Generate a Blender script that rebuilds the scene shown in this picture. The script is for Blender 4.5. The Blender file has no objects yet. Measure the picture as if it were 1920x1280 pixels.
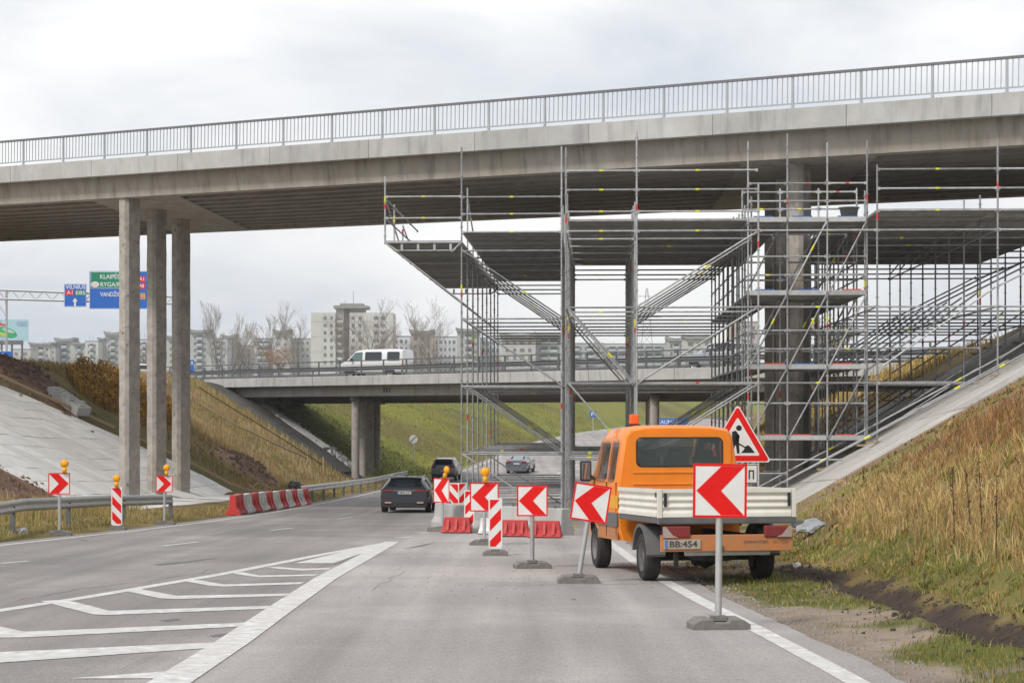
import bpy, bmesh, math, random
import numpy as np
from mathutils import Vector, Matrix, noise as mnoise
random.seed(7); rng = np.random.default_rng(7)
S = bpy.context.scene
R = math.radians
# ------------------------------------------------------------------ camera, sky, sun, exposure
F = 3600.0; HZ = 773.0; ZC = 5.0            # focal length in px of a 1920 px frame, horizon row, eye level (m above the sag)
cam = bpy.data.objects.new('camera', bpy.data.cameras.new('camera'))
S.collection.objects.link(cam)
cam.location = (0, 0, ZC); cam.rotation_euler = (R(90), 0, 0)
cam.data.sensor_width = 36.0; cam.data.lens = F/1920*36
cam.data.shift_y = (HZ-640)/1920
cam.data.clip_start = .2; cam.data.clip_end = 6000
S.camera = cam
SUN_EL, SUN_AZ = 46, 222                    # degrees; azimuth clockwise from +Y
world = bpy.data.worlds.new('World'); S.world = world; world.use_nodes = True
nt = world.node_tree; nt.nodes.clear()
out = nt.nodes.new('ShaderNodeOutputWorld'); bg = nt.nodes.new('ShaderNodeBackground')
sky = nt.nodes.new('ShaderNodeTexSky'); sky.sky_type = 'NISHITA'; sky.sun_disc = False
sky.sun_elevation = R(SUN_EL); sky.sun_rotation = R(SUN_AZ); sky.dust_density = 4; sky.air_density = 1.2
tc = nt.nodes.new('ShaderNodeTexCoord')
mp = nt.nodes.new('ShaderNodeMapping'); mp.inputs['Scale'].default_value = (1.0, 1.0, 2.6); mp.inputs['Location'].default_value = (.37, .2, .1)
n1 = nt.nodes.new('ShaderNodeTexNoise'); n1.inputs['Scale'].default_value = 3.4; n1.inputs['Detail'].default_value = 7; n1.inputs['Roughness'].default_value = .52; n1.inputs['Distortion'].default_value = .35
cr = nt.nodes.new('ShaderNodeValToRGB')
cr.color_ramp.elements[0].position = .37; cr.color_ramp.elements[0].color = (5.9, 6.4, 7.1, 1)
cr.color_ramp.elements[1].position = .62; cr.color_ramp.elements[1].color = (9.7, 9.65, 9.6, 1)
mixc = nt.nodes.new('ShaderNodeMix'); mixc.data_type = 'RGBA'; mixc.inputs[0].default_value = .93   # the cloud deck hides most of the blue
nt.links.new(tc.outputs['Generated'], mp.inputs['Vector']); nt.links.new(mp.outputs[0], n1.inputs['Vector'])
nt.links.new(n1.outputs['Fac'], cr.inputs[0])
nt.links.new(sky.outputs[0], mixc.inputs[6]); nt.links.new(cr.outputs[0], mixc.inputs[7])
nt.links.new(mixc.outputs[2], bg.inputs[0]); bg.inputs[1].default_value = .073
nt.links.new(bg.outputs[0], out.inputs[0])
sun = bpy.data.objects.new('sun', bpy.data.lights.new('sun', 'SUN')); S.collection.objects.link(sun)
sun.data.energy = 1.5; sun.data.angle = R(12); sun.data.color = (1, .96, .9)
_az, _el = R(SUN_AZ), R(SUN_EL)
_to = Vector((math.sin(_az)*math.cos(_el), math.cos(_az)*math.cos(_el), math.sin(_el)))
sun.rotation_euler = (-_to).to_track_quat('-Z', 'Y').to_euler()
S.view_settings.view_transform = 'Standard'; S.view_settings.look = 'None'
S.view_settings.exposure = .68; S.view_settings.gamma = 1; S.view_settings.use_curve_mapping = False
S.render.engine = 'CYCLES'
S.cycles.max_bounces = 6; S.cycles.diffuse_bounces = 3; S.cycles.glossy_bounces = 3; S.cycles.transmission_bounces = 4
S.cycles.use_denoising = True
# ------------------------------------------------------------------ helpers
COL = S.collection
def link(o): COL.objects.link(o); return o
def tag(o, label=None, cat=None, group=None, kind=None):
    if label: o['label'] = label
    if cat: o['category'] = cat
    if group: o['group'] = group
    if kind: o['kind'] = kind
    return o
def empty(name, loc, rz=0, label=None, cat=None, group=None, rx=0, ry=0):
    o = link(bpy.data.objects.new(name, None)); o.empty_display_size = .2
    o.location = loc; o.rotation_euler = (rx, ry, rz)
    return tag(o, label, cat, group)
def put(name, mesh, parent=None, loc=(0,0,0), rot=None, scale=None):
    o = link(bpy.data.objects.new(name, mesh)); o.location = loc
    if rot is not None: o.rotation_euler = rot
    if scale is not None: o.scale = scale
    if parent is not None: o.parent = parent
    return o
def children(o): return [c for c in COL.objects if c.parent == o]
def copy_tree(o, parent=None, kids=None):
    c = o.copy(); link(c); c.parent = parent
    for ch in (kids[o] if kids else o.children): copy_tree(ch, c, kids)
    return c
class MB:
    """collects shapes for ONE mesh"""
    def __init__(s): s.v = []; s.f = []; s.m = []; s.sm = []
    def add(s, vs, fs, mi=0, smooth=False):
        b = len(s.v); s.v += [tuple(v) for v in vs]
        for f in fs: s.f.append(tuple(b+i for i in f)); s.m.append(mi); s.sm.append(smooth)
        return s
    def box(s, c, d, rz=0, mi=0, mat=None, taper=1.0):
        x, y, z = d[0]/2, d[1]/2, d[2]/2
        vs = [Vector((a*x*(taper if e > 0 else 1), b*y*(taper if e > 0 else 1), e*z)) for e in (-1, 1) for a, b in ((-1,-1),(1,-1),(1,1),(-1,1))]
        M = Matrix.Rotation(rz, 3, 'Z')
        if mat is not None: M = mat.to_3x3()
        vs = [M @ v + Vector(c) for v in vs]
        return s.add(vs, [(3,2,1,0),(4,5,6,7),(0,1,5,4),(1,2,6,5),(2,3,7,6),(3,0,4,7)], mi)
    def hexa(s, p, mi=0):           # 4 bottom corners, 4 top corners
        return s.add(p, [(3,2,1,0),(4,5,6,7),(0,1,5,4),(1,2,6,5),(2,3,7,6),(3,0,4,7)], mi)
    def prism(s, poly, a, b, axis='y', mi=0):   # poly in the other two coordinates, extruded from a to b
        n = len(poly)
        def mk(p, t):
            if axis == 'y': return (p[0], t, p[1])
            if axis == 'x': return (t, p[0], p[1])
            return (p[0], p[1], t)
        vs = [mk(p, a) for p in poly] + [mk(p, b) for p in poly]
        fs = [tuple(range(n)), tuple(range(2*n-1, n-1, -1))] + [(i, n+i, n+(i+1) % n, (i+1) % n) for i in range(n)]
        return s.add(vs, fs, mi)
    def tube(s, p0, p1, r, n=8, mi=0, r1=None, caps=True, smooth=True):
        p0, p1 = Vector(p0), Vector(p1); d = p1-p0
        if d.length < 1e-6: return s
        z = d.normalized(); x = z.orthogonal().normalized(); y = z.cross(x); r1 = r if r1 is None else r1
        ring = [(math.cos(2*math.pi*i/n), math.sin(2*math.pi*i/n)) for i in range(n)]
        vs = [p0+(x*a+y*b)*r for a, b in ring] + [p1+(x*a+y*b)*r1 for a, b in ring]
        s.add(vs, [(i, (i+1) % n, n+(i+1) % n, n+i) for i in range(n)], mi, smooth)
        if caps: s.add(vs, [tuple(range(n-1, -1, -1)), tuple(range(n, 2*n))], mi)
        return s
    def lathe(s, prof, n=16, axis='z', mi=0, c=(0,0,0), smooth=True):
        vs = []
        for r, t in prof:
            for i in range(n):
                a = 2*math.pi*i/n; p = (r*math.cos(a), r*math.sin(a), t)
                if axis == 'x': p = (p[2], p[0], p[1])
                if axis == 'y': p = (p[1], p[2], p[0])
                vs.append((p[0]+c[0], p[1]+c[1], p[2]+c[2]))
        m = len(prof)
        fs = [(j*n+i, j*n+(i+1) % n, (j+1)*n+(i+1) % n, (j+1)*n+i) for j in range(m-1) for i in range(n)]
        s.add(vs, fs, mi, smooth)
        return s
    def sweep(s, path, prof, mi=0, smooth=False, close=True, up=(0,0,1)):  # prof: (side, up) offsets
        n = len(prof); vs = []
        for i, p in enumerate(path):
            a = Vector(path[max(i-1, 0)]); b = Vector(path[min(i+1, len(path)-1)])
            t = (b-a).normalized(); sd = t.cross(Vector(up)).normalized(); u = sd.cross(t)
            vs += [Vector(p)+sd*q[0]+u*q[1] for q in prof]
        k = n if close else n-1
        fs = [(j*n+i, j*n+(i+1) % n, (j+1)*n+(i+1) % n, (j+1)*n+i) for j in range(len(path)-1) for i in range(k)]
        s.add(vs, fs, mi, smooth)
        if close: s.add(vs, [tuple(range(n)), tuple(range(len(vs)-1, len(vs)-n-1, -1))], mi)
        return s
    def mesh(s, name, mats, sharp=None, bevel=0, seg=2):
        me = bpy.data.meshes.new(name); me.from_pydata([tuple(v) for v in s.v], [], s.f)
        mats = mats if isinstance(mats, (list, tuple)) else [mats]
        for m in mats: me.materials.append(m)
        me.polygons.foreach_set('material_index', s.m); me.polygons.foreach_set('use_smooth', s.sm)
        bm = bmesh.new(); bm.from_mesh(me)
        if bevel or sharp: bmesh.ops.remove_doubles(bm, verts=bm.verts, dist=1e-5)
        bmesh.ops.recalc_face_normals(bm, faces=bm.faces)
        if bevel:
            es = [e for e in bm.edges if len(e.link_faces) == 2 and e.calc_face_angle(0) > .35]
            bmesh.ops.bevel(bm, geom=es, offset=bevel, segments=seg, affect='EDGES', clamp_overlap=True, profile=.6)
        bm.to_mesh(me); bm.free()
        if sharp is not None:
            me.polygons.foreach_set('use_smooth', [True]*len(me.polygons)); me.set_sharp_from_angle(angle=R(sharp))
        me.update(); return me
    def build(s, name, mats, parent=None, sharp=None, bevel=0, seg=2, loc=(0,0,0), rot=None):
        return put(name, s.mesh(name, mats, sharp, bevel, seg), parent, loc, rot)
def text_mesh(txt, size, depth=.004, mat=None, align='CENTER', width=None, bold=0):
    cu = bpy.data.curves.new('lettering', 'FONT'); cu.body = txt; cu.size = size; cu.extrude = depth; cu.align_x = align; cu.align_y = 'CENTER'
    cu.offset = bold; cu.resolution_u = 3
    o = bpy.data.objects.new('lettering', cu); link(o)
    bpy.context.view_layer.update()
    me = bpy.data.meshes.new_from_object(o.evaluated_get(bpy.context.evaluated_depsgraph_get()))
    bpy.data.objects.remove(o); bpy.data.curves.remove(cu)
    if width and len(me.vertices):
        xs = [v.co.x for v in me.vertices]; k = width/(max(xs)-min(xs)); c = (max(xs)+min(xs))/2
        for v in me.vertices: v.co.x = (v.co.x-c)*k
    me.materials.clear()
    if mat: me.materials.append(mat)
    me.name = 'lettering'; return me
# ------------------------------------------------------------------ materials
MATS = {}
def mat(name, col, rough=.8, metal=0., col2=None, scale=4., amt=.6, bump=0., bscale=30., spec=.5, rand=0., emit=0., coat=0., stretch=None, col3=None, scale3=.6, attr=None, alpha=None):
    """procedural: colour noise between col and col2 (world position), a second broad noise towards col3, optional per-object tint"""
    if name in MATS: return MATS[name]
    m = bpy.data.materials.new(name); m.use_nodes = True; N = m.node_tree.nodes; L = m.node_tree.links
    b = N['Principled BSDF']; b.inputs['Roughness'].default_value = rough; b.inputs['Metallic'].default_value = metal
    b.inputs['Specular IOR Level'].default_value = spec
    if coat: b.inputs['Coat Weight'].default_value = coat; b.inputs['Coat Roughness'].default_value = .08
    c4 = (*col, 1); col2 = col2 or tuple(x*.78 for x in col)
    g = N.new('ShaderNodeNewGeometry'); src = g.outputs['Position']
    if stretch:
        mpn = N.new('ShaderNodeMapping'); mpn.inputs['Scale'].default_value = stretch; L.new(src, mpn.inputs['Vector']); src = mpn.outputs[0]
    ns = N.new('ShaderNodeTexNoise'); ns.inputs['Scale'].default_value = scale; ns.inputs['Detail'].default_value = 6; ns.inputs['Roughness'].default_value = .62
    L.new(src, ns.inputs['Vector'])
    rm = N.new('ShaderNodeMapRange'); rm.inputs['From Min'].default_value = .35; rm.inputs['From Max'].default_value = .68; rm.inputs['To Max'].default_value = amt
    L.new(ns.outputs['Fac'], rm.inputs['Value'])
    mx = N.new('ShaderNodeMix'); mx.data_type = 'RGBA'; mx.inputs[6].default_value = c4; mx.inputs[7].default_value = (*col2, 1)
    if attr:
        at = N.new('ShaderNodeAttribute'); at.attribute_name = attr; L.new(at.outputs['Color'], mx.inputs[6])
        dk = N.new('ShaderNodeMix'); dk.data_type = 'RGBA'; dk.blend_type = 'MULTIPLY'; dk.inputs[0].default_value = 1; dk.inputs[7].default_value = (*col2, 1)
        L.new(at.outputs['Color'], dk.inputs[6]); L.new(dk.outputs[2], mx.inputs[7])
    L.new(rm.outputs[0], mx.inputs[0]); cur = mx.outputs[2]
    if col3:
        n3 = N.new('ShaderNodeTexNoise'); n3.inputs['Scale'].default_value = scale3; n3.inputs['Detail'].default_value = 4; L.new(src, n3.inputs['Vector'])
        r3 = N.new('ShaderNodeMapRange'); r3.inputs['From Min'].default_value = .48; r3.inputs['From Max'].default_value = .7; L.new(n3.outputs['Fac'], r3.inputs['Value'])
        m3 = N.new('ShaderNodeMix'); m3.data_type = 'RGBA'; m3.inputs[7].default_value = (*col3, 1); L.new(r3.outputs[0], m3.inputs[0]); L.new(cur, m3.inputs[6]); cur = m3.outputs[2]
    if rand:
        oi = N.new('ShaderNodeObjectInfo'); rr = N.new('ShaderNodeMapRange'); rr.inputs['To Min'].default_value = 1-rand; rr.inputs['To Max'].default_value = 1+rand*.6
        L.new(oi.outputs['Random'], rr.inputs['Value'])
        vm = N.new('ShaderNodeVectorMath'); vm.operation = 'SCALE'; L.new(cur, vm.inputs[0]); L.new(rr.outputs[0], vm.inputs['Scale']); cur = vm.outputs[0]
    L.new(cur, b.inputs['Base Color'])
    if bump:
        nb = N.new('ShaderNodeTexNoise'); nb.inputs['Scale'].default_value = bscale; nb.inputs['Detail'].default_value = 5; L.new(src, nb.inputs['Vector'])
        bp = N.new('ShaderNodeBump'); bp.inputs['Strength'].default_value = bump; bp.inputs['Distance'].default_value = .02
        L.new(nb.outputs['Fac'], bp.inputs['Height']); L.new(bp.outputs[0], b.inputs['Normal'])
    if emit:
        b.inputs['Emission Color'].default_value = c4; b.inputs['Emission Strength'].default_value = emit
    MATS[name] = m; return m
def glass(name, tint=(.03,.04,.045), alpha=.5, rough=.06):
    if name in MATS: return MATS[name]
    m = mat(name, tint, rough=rough, col2=tuple(x*1.3 for x in tint), spec=.6)
    b = m.node_tree.nodes['Principled BSDF']; b.inputs['Alpha'].default_value = alpha
    return m
concrete = mat('weathered_concrete', (.40,.385,.36), .9, col2=(.28,.265,.245), scale=1.3, amt=.8, bump=.25, bscale=22, col3=(.34,.325,.30), scale3=.35)
con_light = mat('pale_concrete', (.50,.495,.48), .9, col2=(.35,.345,.335), scale=1.0, amt=.75, bump=.2, bscale=18, col3=(.43,.42,.40), scale3=.5, rand=.1)
con_brown = mat('brown_concrete', (.41,.375,.33), .92, col2=(.29,.26,.225), scale=1.6, amt=.8, bump=.3, bscale=16, col3=(.35,.315,.265), scale3=.4, stretch=(1,1,.45))
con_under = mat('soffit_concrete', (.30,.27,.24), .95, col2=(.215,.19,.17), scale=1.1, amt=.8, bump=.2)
con_col = mat('column_concrete', (.44,.405,.365), .95, col2=(.30,.27,.24), scale=2.4, amt=.85, bump=.6, bscale=7, col3=(.30,.27,.24), scale3=4.5)
con_slab = mat('slope_slab_concrete', (.73,.715,.685), .9, col2=(.55,.535,.505), scale=2.2, amt=.75, bump=.4, bscale=20, rand=.12, col3=(.69,.675,.645), scale3=.5)
con_bank = mat('bank_concrete', (.50,.475,.445), .95, col2=(.35,.33,.305), scale=1.6, amt=.85, bump=.4, bscale=14, rand=.12, col3=(.40,.37,.335), scale3=.4)
con_dark = mat('dark_shaded_concrete', (.085,.08,.075), .95, col2=(.05,.047,.044), scale=1.4, amt=.8, bump=.3)  # dark concrete, with the shade below the motorway bridge put into its colour
def asphalt_material():
    m = mat('asphalt', (.330,.302,.290), .9, col2=(.265,.243,.234), scale=.35, amt=.6, bump=.5, bscale=70, col3=(.385,.354,.337), scale3=.16)
    N = m.node_tree.nodes; L = m.node_tree.links; b = N['Principled BSDF']; cur = b.inputs['Base Color'].links[0].from_socket
    g = N.new('ShaderNodeNewGeometry'); sx = N.new('ShaderNodeSeparateXYZ'); L.new(g.outputs['Position'], sx.inputs[0])
    # the through lanes are a newer, greyer mix than the dusty closed lane
    wob = N.new('ShaderNodeTexNoise'); wob.inputs['Scale'].default_value = .5; L.new(g.outputs['Position'], wob.inputs['Vector'])
    ad = N.new('ShaderNodeMath'); ad.operation = 'MULTIPLY_ADD'; ad.inputs[1].default_value = 2.2; L.new(wob.outputs['Fac'], ad.inputs[0]); L.new(sx.outputs['X'], ad.inputs[2])
    mr = N.new('ShaderNodeMapRange'); mr.inputs['From Min'].default_value = -2.6; mr.inputs['From Max'].default_value = -1.2; mr.inputs['To Min'].default_value = .76; mr.inputs['To Max'].default_value = 1.06; L.new(ad.outputs[0], mr.inputs['Value'])
    # long streaks of wear along the lanes, and aggregate speckle
    mp = N.new('ShaderNodeMapping'); mp.inputs['Scale'].default_value = (1.5, .05, 1); L.new(g.outputs['Position'], mp.inputs['Vector'])
    st = N.new('ShaderNodeTexNoise'); st.inputs['Scale'].default_value = 1.0; st.inputs['Detail'].default_value = 5; L.new(mp.outputs[0], st.inputs['Vector'])
    r2 = N.new('ShaderNodeMapRange'); r2.inputs['From Min'].default_value = .3; r2.inputs['From Max'].default_value = .7; r2.inputs['To Min'].default_value = .78; r2.inputs['To Max'].default_value = 1.14; L.new(st.outputs['Fac'], r2.inputs['Value'])
    sp = N.new('ShaderNodeTexNoise'); sp.inputs['Scale'].default_value = 42; sp.inputs['Detail'].default_value = 3; sp.inputs['Roughness'].default_value = .8; L.new(g.outputs['Position'], sp.inputs['Vector'])
    r3 = N.new('ShaderNodeMapRange'); r3.inputs['From Min'].default_value = .3; r3.inputs['From Max'].default_value = .7; r3.inputs['To Min'].default_value = .62; r3.inputs['To Max'].default_value = 1.38; L.new(sp.outputs['Fac'], r3.inputs['Value'])
    # dark oily blots and tyre dirt
    bl = N.new('ShaderNodeTexNoise'); bl.inputs['Scale'].default_value = .9; bl.inputs['Detail'].default_value = 8; bl.inputs['Roughness'].default_value = .7; L.new(mp.outputs[0], bl.inputs['Vector'])
    r4 = N.new('ShaderNodeMapRange'); r4.inputs['From Min'].default_value = .62; r4.inputs['From Max'].default_value = .78; r4.inputs['To Min'].default_value = 1; r4.inputs['To Max'].default_value = .62; L.new(bl.outputs['Fac'], r4.inputs['Value'])
    # pale trodden dust on the closed lane
    du = N.new('ShaderNodeTexNoise'); du.inputs['Scale'].default_value = .22; du.inputs['Detail'].default_value = 7; du.inputs['Roughness'].default_value = .65; L.new(g.outputs['Position'], du.inputs['Vector'])
    r5 = N.new('ShaderNodeMapRange'); r5.inputs['From Min'].default_value = .5; r5.inputs['From Max'].default_value = .66; r5.inputs['To Min'].default_value = .97; r5.inputs['To Max'].default_value = 1.2; L.new(du.outputs['Fac'], r5.inputs['Value'])
    for r in (mr, r2, r3, r4, r5):
        v = N.new('ShaderNodeVectorMath'); v.operation = 'SCALE'; L.new(cur, v.inputs[0]); L.new(r.outputs[0], v.inputs['Scale']); cur = v.outputs[0]
    L.new(cur, b.inputs['Base Color']); return m
asphalt = asphalt_material()
white_paint = mat('road_paint', (.70,.69,.67), .75, col2=(.36,.335,.32), scale=7, amt=.85, bump=.3, bscale=60, col3=(.54,.525,.505), scale3=1.6)
galv = mat('galvanised_steel', (.56,.565,.56), .45, metal=.5, col2=(.42,.425,.42), scale=6, amt=.7, rand=.2)
tube_m = mat('scaffold_tube_steel', (.46,.47,.475), .5, metal=.35, col2=(.26,.26,.26), scale=5, amt=.8, rand=.35)
galv_dark = mat('dull_steel', (.20,.205,.21), .55, metal=.6, col2=(.12,.12,.125), scale=5, amt=.7)
rail_grey = mat('painted_railing', (.42,.44,.46), .5, metal=.35, col2=(.32,.335,.35), scale=3, amt=.6)
rail_dark = mat('dark_handrail', (.17,.17,.185), .6, col2=(.12,.12,.13), scale=6)
deck_m = mat('scaffold_deck_steel', (.44,.445,.445), .6, metal=.2, col2=(.25,.25,.25), scale=3, amt=.8, rand=.3)
red = mat('sign_red', (.78,.012,.010), .5, col2=(.64,.012,.012), scale=9, spec=.2)
white = mat('sign_white', (.80,.80,.79), .5, col2=(.66,.655,.63), scale=7, col3=(.72,.715,.69), scale3=3, spec=.3)
band_y = mat('yellow_tape', (.75,.72,.03), .5); band_r = mat('red_tape', (.62,.05,.04), .5); band_b = mat('blue_tape', (.03,.12,.38), .5)
yellow = mat('lamp_yellow', (.95,.42,.005), .3, col2=(.9,.36,.0), scale=14)
lamp_or = mat('lamp_orange', (.85,.30,.01), .35)
rubber = mat('recycled_rubber', (.17,.158,.148), .95, col2=(.26,.24,.22), scale=12, bump=.5, bscale=50)
black = mat('black_plastic', (.018,.018,.02), .55, col2=(.035,.034,.034), scale=8)
tyre = mat('tyre_rubber', (.026,.025,.024), .9, col2=(.06,.055,.05), scale=9, bump=.3)
orange = mat('orange_paint', (.90,.25,.012), .38, col2=(.74,.20,.016), scale=3.5, amt=.45, coat=.5)
orange_dirty = mat('dusty_orange_paint', (.55,.19,.05), .7, col2=(.40,.20,.11), scale=3, amt=.9)
yellow_p = mat('yellow_stripe_paint', (.85,.45,.02), .4, col2=(.65,.3,.02), scale=5)
cream = mat('cream_bed_paint', (.76,.745,.68), .55, col2=(.62,.58,.49), scale=3, amt=.6, bump=.08)
grey_pl = mat('grey_plastic', (.12,.125,.13), .7, col2=(.17,.165,.16), scale=5)
blue_s = mat('sign_blue', (.012,.13,.52), .45, col2=(.01,.115,.47), scale=2)
green_s = mat('sign_green', (.0,.23,.12), .45)
wood = mat('raw_timber', (.42,.31,.19), .9, col2=(.3,.21,.12), scale=8, stretch=(1,1,6))
red_pl = mat('red_barrier_plastic', (.66,.028,.028), .55, col2=(.42,.06,.055), scale=4, amt=.8, bump=.1)
red_dusty = mat('faded_red_plastic', (.52,.03,.03), .6, col2=(.42,.06,.055), scale=4, amt=.8)
white_pl = mat('white_barrier_plastic', (.76,.755,.73), .6, col2=(.48,.47,.44), scale=4, amt=.8)
soil = mat('bare_soil', (.20,.125,.088), 1, col2=(.11,.07,.052), scale=3.2, amt=.9, bump=1, bscale=7, col3=(.20,.14,.105), scale3=1.1)
def streaks(m, lo=.72, sx=2.2, sz=.16, a=.5, b_=.72):
    N = m.node_tree.nodes; L = m.node_tree.links; b = N['Principled BSDF']; cur = b.inputs['Base Color'].links[0].from_socket
    g = N.new('ShaderNodeNewGeometry'); mp = N.new('ShaderNodeMapping'); mp.inputs['Scale'].default_value = (sx, sx, sz); L.new(g.outputs['Position'], mp.inputs['Vector'])
    n = N.new('ShaderNodeTexNoise'); n.inputs['Scale'].default_value = 1.6; n.inputs['Detail'].default_value = 6; n.inputs['Roughness'].default_value = .65; L.new(mp.outputs[0], n.inputs['Vector'])
    r = N.new('ShaderNodeMapRange'); r.inputs['From Min'].default_value = a; r.inputs['From Max'].default_value = b_; r.inputs['To Min'].default_value = 1; r.inputs['To Max'].default_value = lo; L.new(n.outputs['Fac'], r.inputs['Value'])
    v = N.new('ShaderNodeVectorMath'); v.operation = 'SCALE'; L.new(cur, v.inputs[0]); L.new(r.outputs[0], v.inputs['Scale']); L.new(v.outputs[0], b.inputs['Base Color'])
streaks(con_light, .66, 1.8, .25, .5, .74); streaks(con_brown, .56); streaks(con_col, .88, 2.5, .6); streaks(concrete, .7)
W = lambda x, y, z: Vector((x, y, z+ZC))
def interp(tab,v):
    a=np.array(tab,dtype=float); return np.interp(v,a[:,0],a[:,1])
ZR=[(-60,0.0),(0,-1.68),(70,-3.65),(85,-4.03),(100,-4.37),(118,-4.72),(135,-4.92),(150,-4.82),(165,-4.45),(190,-3.5),(215,-3.0),(250,-2.55),(300,-2.15),(400,-1.2),(600,1.0),(1600,1.0)]
XLT=[(-60,-27),(-30,-21.5),(0,-16.5),(20,-13.6),(41,-11),(54.5,-9.6),(66.5,-8.95),(85,-8.55),(111,-8.0),(134,-6.8),(150,-4.6),(165,-2.7),(190,.6),(215,4),(250,9.5),(300,18.5),(400,42),(500,72),(700,150),(1600,500)]
XRT=[(-60,3.3),(0,3.15),(15.5,3.0),(22,2.72),(28,2.48),(50,2.4),(60,2.6),(90,3.4),(120,5.2),(150,8.5),(190,14.5),(250,25),(300,35),(400,60),(500,92),(700,172),(1600,525)]
def zr(Y): # smoothed road level relative to camera
    s=0
    for o in (-6,-3,0,3,6): s=s+interp(ZR,np.asarray(Y,float)+o)
    return s/5
def XL(Y): return (interp(XLT,np.asarray(Y,float)-4)+interp(XLT,Y)+interp(XLT,np.asarray(Y,float)+4))/3
def XR(Y): return (interp(XRT,np.asarray(Y,float)-4)+interp(XRT,Y)+interp(XRT,np.asarray(Y,float)+4))/3
def smin(a,b,k):
    h=np.clip(.5+.5*(b-a)/k,0,1); return b*(1-h)+a*h-k*h*(1-h)
def smax(a,b,k): return -smin(-a,-b,k)
def h(X,Y):
    X=np.asarray(X,float);Y=np.asarray(Y,float)
    z=zr(Y); dl=XL(Y)-X; dr=X-XR(Y)
    base=z-.03
    toe=interp([(0,9),(40,7),(60,5.5),(75,5.2),(95,3.6),(125,3.4),(160,3.0),(400,3)],Y)
    verge=interp([(0,-.03),(.5,-.02),(.9,0.02),(3,.25),(6,.45),(30,.6)],dl)
    slope=interp([(0,.42),(70,.5),(90,.6),(125,.62),(150,.5),(200,.40),(400,.35)],Y)
    left=verge+np.maximum(dl-toe,0)*slope
    capL=interp([(0,1.6),(60,2.2),(130,2.25),(250,2.3),(500,5),(700,9),(1600,9)],Y)
    zl=smin(z+left,capL,.8)
    toer=interp([(0,2.2),(30,2.6),(45,3.3),(60,4.0),(90,4),(400,5)],Y)
    verger=interp([(0,-.03),(.3,-.025),(.7,.0),(2.5,.1),(4,.25),(30,.4)],dr)
    sl=interp([(0,.5),(45,.56),(400,.5)],Y)
    right=verger+np.maximum(dr-toer,0)*sl
    capR=interp([(0,6.5),(63,6.3),(73,2.6),(95,2.2),(250,2.3),(500,5),(700,9),(1600,9)],Y)
    zrr=smin(z+right,capR,.8)
    out=np.where(dl>0,zl,np.where(dr>0,zrr,base))
    return out
def gpt(px,py,y0=8.,y1=600.):
    Y=np.exp(np.linspace(np.log(y0),np.log(y1),6000))
    X=(px-960)/F*Y; zz=(HZ-py)/F*Y
    d=zz-h(X,Y)
    i=np.argmax(d<0)
    if not d.min()<0: return None
    return float(X[i]),float(Y[i]),float(zz[i])
# ------------------------------------------------------------------ noise for terrain
def vnoise(x, y, s, seed=0):
    x = np.asarray(x, float)/s; y = np.asarray(y, float)/s
    xi = np.floor(x).astype(np.int64); yi = np.floor(y).astype(np.int64); fx = x-xi; fy = y-yi
    fx = fx*fx*(3-2*fx); fy = fy*fy*(3-2*fy)
    def hsh(a, b):
        n = (a*374761393+b*668265263+seed*974634777) & 0xffffffff; n = ((n ^ (n >> 13))*1274126177) & 0xffffffff
        return ((n ^ (n >> 16)) & 0xffff)/65535.0
    return (hsh(xi, yi)*(1-fx)+hsh(xi+1, yi)*fx)*(1-fy)+(hsh(xi, yi+1)*(1-fx)+hsh(xi+1, yi+1)*fx)*fy
def fbm(x, y, s, seed=0, o=4):
    r = 0; a = .5; t = 0
    for i in range(o): r = r+a*vnoise(x, y, s/2**i, seed+i*17); t += a; a *= .5
    return r/t
# the wheel rut on the right verge: a polyline read off the photograph's ground
_rut = [(1452,1066),(1560,1080),(1660,1115),(1760,1150),(1850,1182),(1915,1205)]
RUT = [gpt(*p)[:2] for p in _rut]; RUT.append((RUT[-1][0]+.9, RUT[-1][1]-2.6))
def dist_poly(X, Y, P):
    d = np.full(np.shape(X), 1e9)
    for (ax, ay), (bx, by) in zip(P[:-1], P[1:]):
        vx, vy = bx-ax, by-ay; t = np.clip(((X-ax)*vx+(Y-ay)*vy)/(vx*vx+vy*vy), 0, 1)
        d = np.minimum(d, np.hypot(X-ax-t*vx, Y-ay-t*vy))
    return d
def surf(X, Y):
    """the finished ground: h plus unevenness off the road, plus the rut"""
    X = np.asarray(X, float); Y = np.asarray(Y, float)
    z = h(X, Y); dl = XL(Y)-X; dr = X-XR(Y); off = np.clip(np.maximum(dl, dr)/2.0, 0, 1)
    paved = ((dl > 1.5) & (Y > 62) & (Y < 92) & (dl < 15)) | ((dr > 2) & (Y > 42) & (Y < 73))
    amp = np.where(paved, .0, 1.0)
    z = z+off*amp*((fbm(X, Y, 3.0, 3)-.5)*.30+(fbm(X, Y, .7, 9)-.5)*.10)
    d = dist_poly(X, Y, RUT)
    w = .26+.2*fbm(X, Y, .8, 21)
    rut = -.13*np.exp(-(d/(w*.55))**2)+.07*np.exp(-((d-w*1.25)/(w*.45))**2)*(.4+fbm(X, Y, .5, 5))
    rut = rut*np.clip((Y*-1+29.0)/3+.35, .25, 1)
    rut = np.where(d < 2.2, rut*(1+1.2*(fbm(X, Y, .35, 30)-.5)), 0)
    # left soil mound behind the slab slope
    m = .45*np.exp(-(((X+23.8)/2.6)**2+((Y-86.5)/4.0)**2))*(.6+.8*fbm(X, Y, 1.2, 44))
    m = m+.75*np.exp(-(((X+13.3)/1.6)**2+((Y-97)/3.2)**2))*(.6+.8*fbm(X, Y, .9, 45))
    return z+np.where(dr > .4, rut, 0)+m
def G(X, Y): return float(surf(X, Y))+ZC
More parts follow.
